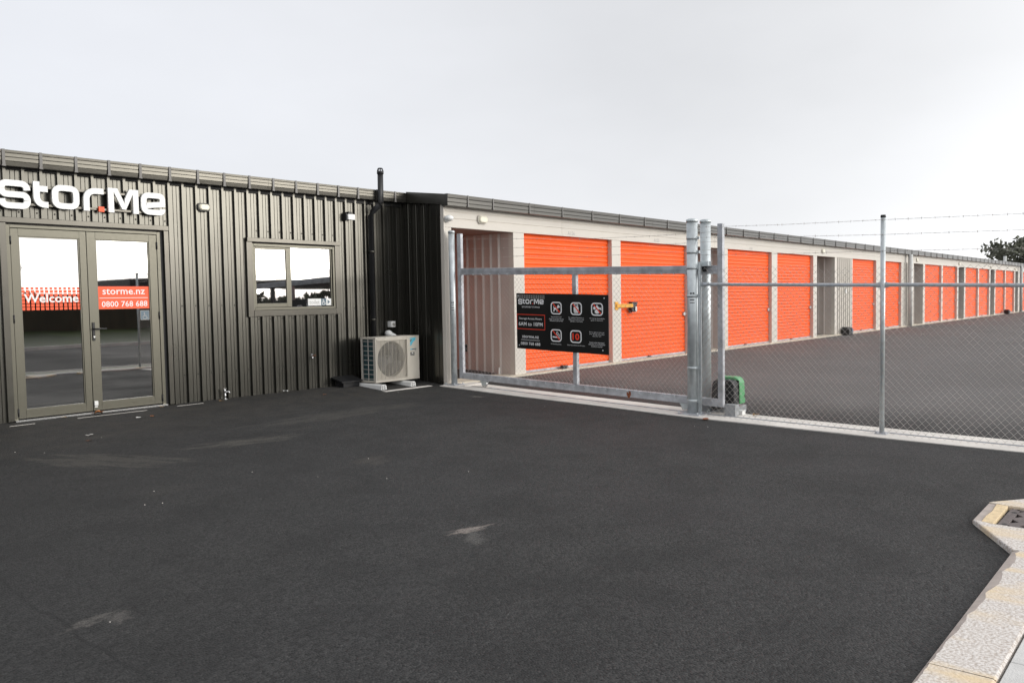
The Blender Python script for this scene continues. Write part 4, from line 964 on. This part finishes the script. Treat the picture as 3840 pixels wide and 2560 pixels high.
for lines, uc, v in ((('Dogs and pets must', 'remain in cars and are not', 'allowed to roam on site'), 0.728, -0.332), (('No storing of hazardous or', 'illegal items (petrol, LPG', 'cylinders, chemicals)'), 1.072, -0.332),
                     (('No storing of perishable', 'goods or food items.'), 1.418, -0.332), (('No Smoking on Site',), 0.718, -0.712), (('10kph speed limit at all times',), 1.062, -0.712),
                     (('Do not open or enter any', 'other storage units other', 'than your unit'), 1.410, -0.518), (('Access codes deactivated', 'and units are overlocked if', 'account is overdue'), 1.408, -0.655)):
    mb = MB()
    for i, s in enumerate(lines): text_mesh(mb, s, bf, uc, v - i * 0.0255, width=0.0100 * len(s), height=0.0185, bold=tiny, align='CENTER', d=0.0015)
    build('rule_text', mb, 'vinyl', NB)
ICX = {'dog': (0.632, -0.112), 'gas': (0.976, -0.111), 'food': (1.322, -0.110), 'smoke': (0.625, -0.494), 'ten': (0.966, -0.494)}
def icon(k):
    x, z = ICX[k]; wI, hI = 0.193, 0.174; q = lambda a, c_: (x + a * wI, z - (1 - c_) * hI)
    mb = MB(); ring(mb, rrect(x, x + wI, z - hI, z, 0.05), rrect(x + 0.017, x + wI - 0.017, z - hI + 0.016, z - 0.016, 0.036), bf, 0.0015)
    pg = lambda pts: mb.add([bf(*q(*p), 0.0015) for p in pts], [tuple(range(len(pts)))])
    R_ = lambda pts, w_: ribbon(mb, [q(*p) + tuple() for p in pts], w_ * wI, bf, 0.0015, 0.0015)
    if k == 'dog':
        pg([(0.26, 0.52), (0.62, 0.58), (0.62, 0.36), (0.30, 0.38)]); pg([(0.24, 0.66), (0.29, 0.66), (0.31, 0.54), (0.26, 0.52)])
        pg([(0.26, 0.42), (0.36, 0.40), (0.33, 0.22), (0.25, 0.22)]); pg([(0.54, 0.40), (0.62, 0.40), (0.61, 0.22), (0.54, 0.22)])
        pg([(0.58, 0.58), (0.62, 0.72), (0.72, 0.79), (0.74, 0.70), (0.84, 0.64), (0.82, 0.56), (0.70, 0.52), (0.62, 0.46)])
    elif k == 'gas':
        R_([(0.36, 0.70), (0.36, 0.84), (0.64, 0.84), (0.64, 0.70)], 0.05); pg([(0.30, 0.62), (0.36, 0.71), (0.64, 0.71), (0.70, 0.62)]); pg([(0.28, 0.60), (0.72, 0.60), (0.72, 0.46), (0.28, 0.46)])
        pg([(0.28, 0.44), (0.72, 0.44), (0.72, 0.31), (0.28, 0.31)]); pg([(0.28, 0.29), (0.72, 0.29), (0.68, 0.21), (0.32, 0.21)]); pg([(0.34, 0.19), (0.66, 0.19), (0.66, 0.15), (0.34, 0.15)])
    elif k == 'food':
        pg([(0.50 + 0.20 * math.cos(t * 0.5236), 0.32 + 0.17 * math.sin(t * 0.5236)) for t in range(12)]); pg([(0.28 + 0.11 * math.cos(t * 0.785), 0.58 + 0.12 * math.sin(t * 0.785)) for t in range(8)])
        pg([(0.36, 0.66), (0.50, 0.75), (0.66, 0.68), (0.78, 0.58), (0.86, 0.72), (0.88, 0.40), (0.76, 0.50), (0.60, 0.50), (0.44, 0.54)]); pg([(0.40, 0.76), (0.48, 0.84), (0.60, 0.78), (0.50, 0.74)])
    elif k == 'smoke':
        pg([(0.17, 0.44), (0.62, 0.40), (0.62, 0.30), (0.17, 0.33)]); pg([(0.66, 0.40), (0.82, 0.39), (0.82, 0.29), (0.66, 0.30)])
        R_([(0.70, 0.44), (0.68, 0.52), (0.56, 0.60), (0.52, 0.70), (0.58, 0.80), (0.66, 0.74), (0.70, 0.62), (0.80, 0.56), (0.82, 0.44)], 0.04)
    sym = build('symbol', mb, 'vinyl', NB)
    m2 = MB()
    if k == 'ten': text_mesh(m2, '10', bf, *q(0.19, 0.22), height=0.55 * hI, width=0.62 * wI, bold=0.03, d=0.0025)
    else: m2.add([bf(*q(*p), 0.0025) for p in ((0.16, 0.87), (0.24, 0.90), (0.86, 0.20), (0.78, 0.14))], [(0, 1, 2, 3)])
    build('red_mark', m2, 'rededge', NB)
for k in ICX: icon(k)
for u_, v_ in ((1.536, -0.048), (1.507, -0.746), (0.045, -0.752), (0.038, -0.040)):
    p = bf(u_, v_, 0.003); build('fixing', MB().sphere(p, 0.005, 0.011, 0.011, 8, 6), 'galv', NB)

# ------------------------------------------------------------------ gate motor
GM = thing('gate_motor', 'gate motor with black body and bright green curved cover', 'motor', (9.45, 4.55, -1.45))
zg = gz(4.55)
def body(y0, y1, x0, x1, zb_, zt_, m, name, rr=0.05, **k):
    pr = [(y0 - 0.012, zb_), (y1 + 0.012, zb_), (y1, zt_ - rr), (y1 - rr * 0.35, zt_ - rr * 0.3), (y1 - rr, zt_), (y0 + rr, zt_), (y0 + rr * 0.35, zt_ - rr * 0.3), (y0, zt_ - rr)]
    return build(name, MB().prism([(a, c) for a, c in pr], lambda a, c, d: (d, a, c), x0, x1), m, GM, bevel=0.012, **k)
body(4.47, 4.76, 9.335, 9.47, zg + 0.085, -1.050, 'black', 'motor_body', 0.06)
body(4.455, 4.775, 9.472, 9.62, zg + 0.11, -1.020, 'green', 'cover', 0.07)
bx('cover_seam', 'dark', GM, 9.4705, 9.4715, 4.46, 4.77, zg + 0.12, -1.06)
build('cover_key_slot', MB().tube([(9.60, 4.452, zg + 0.2), (9.60, 4.44, zg + 0.2)], 0.014, 10), 'black', GM)
bx('motor_base', 'stopm', GM, 9.30, 9.66, 4.45, 4.78, zg + 0.0, zg + 0.084, bevel=0.004)
build('drive_gear', MB().tube([(9.10, 4.62, zg + 0.10), (9.31, 4.62, zg + 0.10)], 0.04, 12), 'dark', GM)
tag(bx('stop_block', 'stopm', None, 9.10, 9.20, 4.335, 4.475, gz(4.4) + 0.012, -1.318, bevel=0.003), 'flat galvanised end stop box below the right end of gate', 'bracket')
bx('plastic_block', 'white', None, 9.24, 9.33, 4.31, 4.37, gz(4.3) + 0.012, -1.40, bevel=0.004)
tag(bpy.data.objects['plastic_block'], 'small white plastic block beside the green gate motor', 'block')

# ------------------------------------------------------------------ small things near the doors
LT = thing('door_lock_arm', 'yellow lock arm with black padlock cover on pillar between two near doors', 'lock', (13.7, F, -0.17))
build('arm_plate', MB().box(13.665, 13.775, F - 0.014, F - 0.0005, -0.257, -0.096), 'yellow', LT, bevel=0.002)
build('arm', MB().box(13.70, 14.30, F - 0.03, F - 0.015, -0.215, -0.140), 'yellow', LT, bevel=0.002)
build('padlock_cover', MB().prism([(14.285, -0.105), (14.50, -0.105), (14.455, -0.20), (14.455, -0.312), (14.285, -0.312)], on_front(F + 0.02), -0.05, 0.035), 'black', LT, bevel=0.003)
build('padlock', MB().box(14.375, 14.44, F - 0.035, F - 0.016, -0.305, -0.205), 'chrome', LT, bevel=0.004)
KB = thing('key_pad', 'pink and black keypad low on the ribbed recess wall behind gate', 'keypad', (10.56, 10.22, -0.86))
build('keypad_body', MB().box(10.535, 10.556, 10.24, 10.285, -0.93, -0.80), 'pink', KB); build('keypad_face', MB().box(10.53, 10.556, 10.175, 10.239, -0.93, -0.80), 'black', KB)
def crate(x, label):
    t = thing('bait_station', label, 'box', (x, F - 0.15, -1.32), 'black boxes at the foot of the facade')
    build('box_body', MB().prism([(-0.17, 0), (0.19, 0), (0.20, 0.16), (0.12, 0.25), (-0.08, 0.26), (-0.18, 0.20)], lambda a, c, d: (x + a, d, -1.335 + c), F - 0.30, F - 0.05), 'black', t, bevel=0.02)
    build('box_lid', MB().box(x + 0.02, x + 0.17, F - 0.32, F - 0.301, -1.27, -1.12), 'bluegrey', t, bevel=0.02)
crate(26.70, 'rounded black box at the foot of the ribbed grey panel'); crate(53.1, 'small black box at the foot of the far orange doors')
t = thing('padlock', 'black padlock lying at the sill of nearest orange door', 'padlock', (11.95, F - 0.03, -1.29))
build('lock_body', MB().box(11.86, 12.0, F - 0.05, F + 0.02, -1.298, -1.235), 'black', t, bevel=0.015); build('shackle', MB().tube([(12.0, F - 0.01, -1.25), (12.06, F - 0.01, -1.245), (12.07, F - 0.01, -1.28), (12.0, F - 0.01, -1.29)], 0.009, 6), 'black', t)
tag(bx('marker_peg', 'white', None, 10.50, 10.53, 9.37, 9.39, -1.30, -1.18), 'thin pale peg standing on the recess floor behind gate', 'peg')
tag(bx('pink_tag', 'pink', None, 17.19, 17.24, F - 0.02, F - 0.012, -1.31 - 0.0, -1.16), 'small pink tag on the pillar seen between gate posts', 'tag')

# leaves and litter
def bit(name, x, y, s, m, label, cat, z=None, curl=0.3, dz=0.0):
    mb = MB(); a0 = random.random() * 6.28; n_ = 9; zz = (gh(x, y) if z is None else z) + 0.004 + dz
    pts = []
    for k in range(n_):
        a = a0 + 2 * math.pi * k / n_; rr = s * (0.6 + 0.5 * random.random()); pts.append((x + rr * math.cos(a), y + rr * 0.7 * math.sin(a), zz + s * curl * random.random()))
    mb.add(pts + [(x, y, zz + s * curl * 0.4)], [(k, (k + 1) % n_, n_) for k in range(n_)], True)
    return tag(build(name, mb, m), label, cat)
bit('leaf', 4.03, 9.90, 0.06, 'leaf', 'orange brown dead leaf against the meeting point of the doors', 'leaf', curl=0.8)
bit('leaf', 4.79, 9.90, 0.04, 'leafb', 'brown dead leaf at the right corner of the doors', 'leaf')
bit('leaf', 4.43, 9.41, 0.033, 'leaf', 'small orange leaf in front of the right door', 'leaf')
bit('leaf', 3.65, 9.93, 0.03, 'leafb', 'pale brown leaf at the foot of the left door', 'leaf')
bit('leaf', 5.55, 9.84, 0.045, 'leafb', 'tan leaf lying at the foot of the standing tap', 'leaf')
bit('leaf', 6.90, 9.45, 0.035, 'leaf', 'thin orange leaf on the asphalt below the window', 'leaf')
bit('leaf', 3.35, 8.50, 0.035, 'leaf', 'reddish leaf on the asphalt nearest the camera', 'leaf')
bit('leaf', 9.28, 4.16, 0.055, 'leafb', 'curled brown leaf on the concrete strip right of gate motor', 'leaf', curl=0.9, dz=0.012)
bit('leaf', 8.70, 4.52, 0.065, 'rust', 'flat rusty leaf at the strip edge below the gate post', 'leaf', curl=0.25, dz=0.004)
bit('litter', 4.27, 9.43, 0.035, 'white', 'white scrap of paper in front of the right door', 'litter')
bit('litter', 3.47, 8.78, 0.045, 'greyprint', 'grey scrap of paper left of the small leaves', 'litter')
bit('litter', 6.57, 9.90, 0.05, 'white', 'crumpled white scrap at the wall below the window', 'litter', curl=0.9)
bit('litter', 28.4, 7.1, 0.09, 'white', 'white scrap lying in the yard near the thin fence post', 'litter', curl=0.6)
mb = MB()
for k in range(26):
    x = random.uniform(1.2, 8.6); y = random.uniform(3.5, 9.7); s = random.uniform(0.003, 0.006); z = gh(x, y) + 0.003
    mb.add([(x - s, y, z), (x, y - s, z), (x + s, y, z), (x, y + s, z), (x, y, z + s)], [(0, 1, 4), (1, 2, 4), (2, 3, 4), (3, 0, 4)])
o = build('loose_chips', mb, 'conc', kind='stuff'); o['label'] = 'tiny pale stone chips scattered over the asphalt'; o['category'] = 'chips'
mb = MB()
for x0, x1, y in ((3.05, 3.30, 9.78), (3.75, 4.55, 9.80), (4.95, 5.3, 9.84)): mb.box(x0, x1, y, y + 0.008, gh(x0, y) + 0.001, gh(x0, y) + 0.004)
build('sealant_line', mb, 'conc', kind='structure')

# ================================================================== KERB, SUMP, PATH
KZ = -1.512
KB_ = bpy.data.objects.new('kerb', None); COL.objects.link(KB_); KB_.location = (4, 0.7, KZ + H); ORG['kerb'] = Vector(KB_.location); KB_['kind'] = 'structure'
def kerbstone(x0, x1, y0=0.600, y1=0.852):
    up = 0.035; mb = MB(); nn_ = max(2, int((x1 - x0) / 0.035))
    xs_ = [x0 + (x1 - x0) * i / nn_ for i in range(nn_ + 1)]
    rag = [0.016 + 0.034 * min(1, max(0, (x - 3.5) / 1.1)) * abs(math.sin(x * 8.3 + 0.4)) ** 0.5 + random.random() * 0.007 for x in xs_]
    mb.mi = 1; vs_ = []
    for x, g in zip(xs_, rag): vs_ += [(x, y1, KZ - 0.03), (x, y1 - 0.004, KZ + up * 0.6), (x, y1 - g, KZ + up)]
    mb.add(vs_, [(3 * i + j, 3 * i + 3 + j, 3 * i + 4 + j, 3 * i + 1 + j) for i in range(nn_) for j in range(2)])
    mb.mi = 0; vs_ = []
    for x, g in zip(xs_, rag): vs_ += [(x, y1 - g, KZ + up), (x, y0 + 0.01, KZ + up + 0.003), (x, y0, KZ + up - 0.006), (x, y0, KZ - 0.03)]
    mb.add(vs_, [(4 * i + j, 4 * i + 4 + j, 4 * i + 5 + j, 4 * i + 1 + j) for i in range(nn_) for j in range(3)])
    mb.add([(x0, y1, KZ - 0.03), (x0, y1 - rag[0], KZ + up), (x0, y0, KZ + up), (x0, y0, KZ - 0.03)], [(0, 1, 2, 3)])
    mb.add([(x1, y1, KZ - 0.03), (x1, y1 - rag[-1], KZ + up), (x1, y0, KZ + up), (x1, y0, KZ - 0.03)], [(0, 3, 2, 1)])
    build('kerb_stone', mb, ['kerb', 'kerbface'], KB_)
for x0, x1 in ((0.1, 1.77), (1.776, 3.474), (3.480, 5.330), (7.45, 9.1), (9.106, 10.8), (10.806, 12.5), (12.506, 14.2), (14.206, 15.9)): kerbstone(x0, x1)
PT = bpy.data.objects.new('footpath', None); COL.objects.link(PT); PT.location = (4, 0.4, KZ + H); ORG['footpath'] = Vector(PT.location); PT['kind'] = 'structure'
for x0, x1 in ((0.2, 1.9), (1.905, 3.700), (3.705, 5.5), (5.505, 7.3), (7.305, 9.1), (9.105, 12), (12.005, 16)): bx('concrete_slab', 'path', PT, x0, x1, 0.44, 0.590, KZ - 0.03, KZ + 0.030, bevel=0.003)
bx('verge', 'grass', PT, 0.2, 16, -0.30, 0.438, KZ - 0.03, KZ + 0.02)
bx('edging_strip', 'conc', PT, 0.2, 16, -0.42, -0.302, KZ - 0.03, KZ + 0.03)
# sump with cast grate
SP = thing('drain_sump', 'concrete drain surround with a dark cast iron grate at the kerb', 'drain', (6.1, 0.95, KZ))
def slabpoly(name, pts, z0, z1, m, par, **k): return build(name, MB().prism([(p[0], p[1]) for p in pts], lambda a, c, d: (a, c, d), z0, z1), m, par, **k)
slabpoly('surround', [(5.336, 0.852), (5.336, 0.600), (5.86, 0.600), (5.86, 1.040), (5.905, 1.165)][::-1], KZ - 0.05, KZ + 0.034, 'kerb', SP, bevel=0.008)
slabpoly('surround', [(5.907, 1.168), (5.893, 1.115), (6.05, 1.12), (6.2, 1.112), (6.435, 1.125), (6.455, 1.176)], KZ - 0.05, KZ + 0.024, 'kerbface', SP, bevel=0.006)
slabpoly('surround', [(5.892, 1.113), (5.873, 1.040), (6.412, 1.050), (6.434, 1.123), (6.2, 1.110), (6.05, 1.118)], KZ - 0.05, KZ + 0.032, 'kerbyellow', SP, bevel=0.004)
slabpoly('surround', [(6.457, 1.176), (6.42, 1.056), (6.42, 0.600), (6.98, 0.600), (7.0, 0.70), (6.72, 0.985)], KZ - 0.05, KZ + 0.034, 'kerb', SP, bevel=0.008)
slabpoly('surround', [(5.862, 0.60), (5.862, 0.52), (6.418, 0.52), (6.418, 0.60)], KZ - 0.05, KZ + 0.034, 'kerb', SP, bevel=0.004)
slabpoly('sump_floor', [(5.862, 0.602), (6.418, 0.602), (6.418, 1.045), (5.862, 1.035)], KZ - 0.045, KZ - 0.040, 'dark', SP)
# grate: bars leave zigzag slots
gx0, gx1, gy0, gy1 = 5.872, 6.408, 0.610, 1.030
mb = MB(); zt_ = KZ + 0.018; zb_ = KZ - 0.03
def gp(a, c): return (a, c)
mb.box(gx0, gx1, gy1 - 0.055, gy1, zb_, zt_).box(gx0, gx1, gy0, gy0 + 0.03, zb_, zt_).box(gx0, gx0 + 0.03, gy0 + 0.03, gy1 - 0.035, zb_, zt_).box(gx1 - 0.03, gx1, gy0 + 0.03, gy1 - 0.035, zb_, zt_)
for j in range(4):      # zigzag bars running across, stacked away from the lip
    yb_ = gy1 - 0.105 - j * 0.100; zig = []
    for k in range(7): zig.append((gx0 + 0.02 + k * (gx1 - gx0 - 0.04) / 6, yb_ + (0.030 if k % 2 else -0.030)))
    ribbon(mb, zig, 0.062, lambda a, c, d: (a, c, d), zb_, zt_ - 0.001)
gr_ = build('grate', mb, 'iron', SP, bevel=0.003)
mb = MB()
for hx, hy in ((6.30, 0.995), (5.95, 0.993)): mb.tube([(hx, hy, zt_ - 0.002), (hx, hy, zt_ + 0.001)], 0.017, 12)
build('lifting_hole', mb, 'dark', gr_)
# drop the ground under the sump is not needed: the pit floor sits just below the asphalt edge

# ================================================================== BEHIND THE CAMERA (seen in the glass) AND FAR
mb = MB()
for x0 in range(-30, 60, 6): mb.box(x0, x0 + 5.99, -12.3, -12.1, -1.62, -1.43)
build('far_kerb', mb, 'conc', kind='structure')
mb = MB().add([(-60, -12.3, -1.44), (90, -12.3, -1.44), (90, -17, -1.1), (-60, -17, -1.1), (90, -40, -0.6), (-60, -40, -0.6), (90, -60, -3), (-60, -60, -3)], [(0, 3, 2, 1), (3, 5, 4, 2), (5, 7, 6, 4)])
build('grass_verge', mb, 'grass', kind='structure')
tf = thing('timber_fence', 'long dark timber fence beyond the road behind the camera', 'fence', (0, -18, -1.1))
for i in range(-8, 9): bx('fence_panel', 'timber', tf, i * 2.4, i * 2.4 + 2.396, -18.05, -18.0, -1.2, 0.55)
cp = thing('carport', 'open carport with a dark flat roof across the road', 'building', (30, -22, -1.1))
bx('carport_roof', 'roof', cp, 18, 44, -26, -20, 0.90, 1.30); 
for x in (19, 26, 33, 40): bx('carport_post', 'roof', cp, x, x + 0.2, -20.4, -20.2, -1.2, 0.89)
def tree(name, label, x, y, zb, h, rad, n, seed, m='foliage', leafs=0.35, trunk=0.25, squash=0.75):
    rnd = random.Random(seed); t = thing(name, label, 'tree', (x, y, zb))
    tb = MB(); top = zb + h * 0.55
    tb.tube([(x, y, zb), (x + 0.1, y, zb + h * 0.3), (x, y + 0.1, top)], [trunk, trunk * 0.8, trunk * 0.4], 8)
    cl = []
    for k in range(26):
        a = rnd.random() * 6.28; rr = rad * math.sqrt(rnd.random()) * 0.85; zz = zb + h * (0.45 + 0.5 * rnd.random() * (1 - 0.4 * rr / rad)); c = Vector((x + rr * math.cos(a), y + rr * math.sin(a), zz)); cl.append((c, rad * rnd.uniform(0.16, 0.34)))
        tb.tube([(x, y, zb + h * rnd.uniform(0.25, 0.5)), ((x + c.x) / 2, (y + c.y) / 2, zz - h * 0.08), tuple(c)], [trunk * 0.35, trunk * 0.2, trunk * 0.06], 5)
    build('trunk', tb, 'bark', t); cb = MB(); vs_, fs_ = [], []
    for k in range(n):
        c, rr = rnd.choice(cl); d = Vector((rnd.gauss(0, 1), rnd.gauss(0, 1), rnd.gauss(0, 1))).normalized() * rr * rnd.random() ** 0.4; d.z *= squash
        p = c + d; a = Vector((rnd.gauss(0, 1), rnd.gauss(0, 1), rnd.gauss(0, 1))).normalized() * leafs * rnd.uniform(0.5, 1); b_ = a.cross(Vector((rnd.gauss(0, 1), rnd.gauss(0, 1), rnd.gauss(0, 1)))).normalized() * leafs * 0.5
        i = len(vs_); vs_ += [p - a, p + b_, p + a, p - b_]; fs_.append((i, i + 1, i + 2, i + 3))
    cb.add(vs_, fs_); build('crown', cb, m, t); return t
tree('broadleaf_tree', 'dark broadleaf tree rising beyond the far end of the storage roof', 93.2, 14.2, -1.3, 7.1, 4.2, 2600, 3, leafs=0.30)
tree('broadleaf_tree', 'small tree behind the timber fence across the road', 13, -24, -1.0, 4.0, 1.6, 500, 9, leafs=0.14)
rnd = random.Random(4); hv, hf = [], []
for k in range(3800):
    x = rnd.uniform(8, 66); y = -30 + rnd.uniform(-1, 1); top = 0.42 + 0.22 * math.sin(x * 0.9) + 0.15 * math.sin(x * 2.3); z = -1.1 + (top + 1.1) * rnd.random() ** 0.6
    p = Vector((x, y, z)); a = Vector((rnd.gauss(0, 1), rnd.gauss(0, 1), rnd.gauss(0, 1))).normalized() * 0.35; b_ = a.cross(Vector((rnd.gauss(0, 1), rnd.gauss(0, 1), rnd.gauss(0, 1)))).normalized() * 0.2
    i = len(hv); hv += [p - a, p + b_, p + a, p - b_]; hf.append((i, i + 1, i + 2, i + 3))
tag(build('hedge', MB().add(hv, hf).box(8, 66, -30.3, -29.9, -1.2, 0.05), 'grass'), 'long dark hedge across the road behind the carport', 'hedge')
pole = thing('light_pole', 'thin white pole above the far end of the storage roof', 'pole', (80, 13.6, -1.3))
build('pole_tube', MB().tube([(80, 13.6, -1.3), (80, 13.6, 2.9)], 0.12, 8), 'pipew', pole)
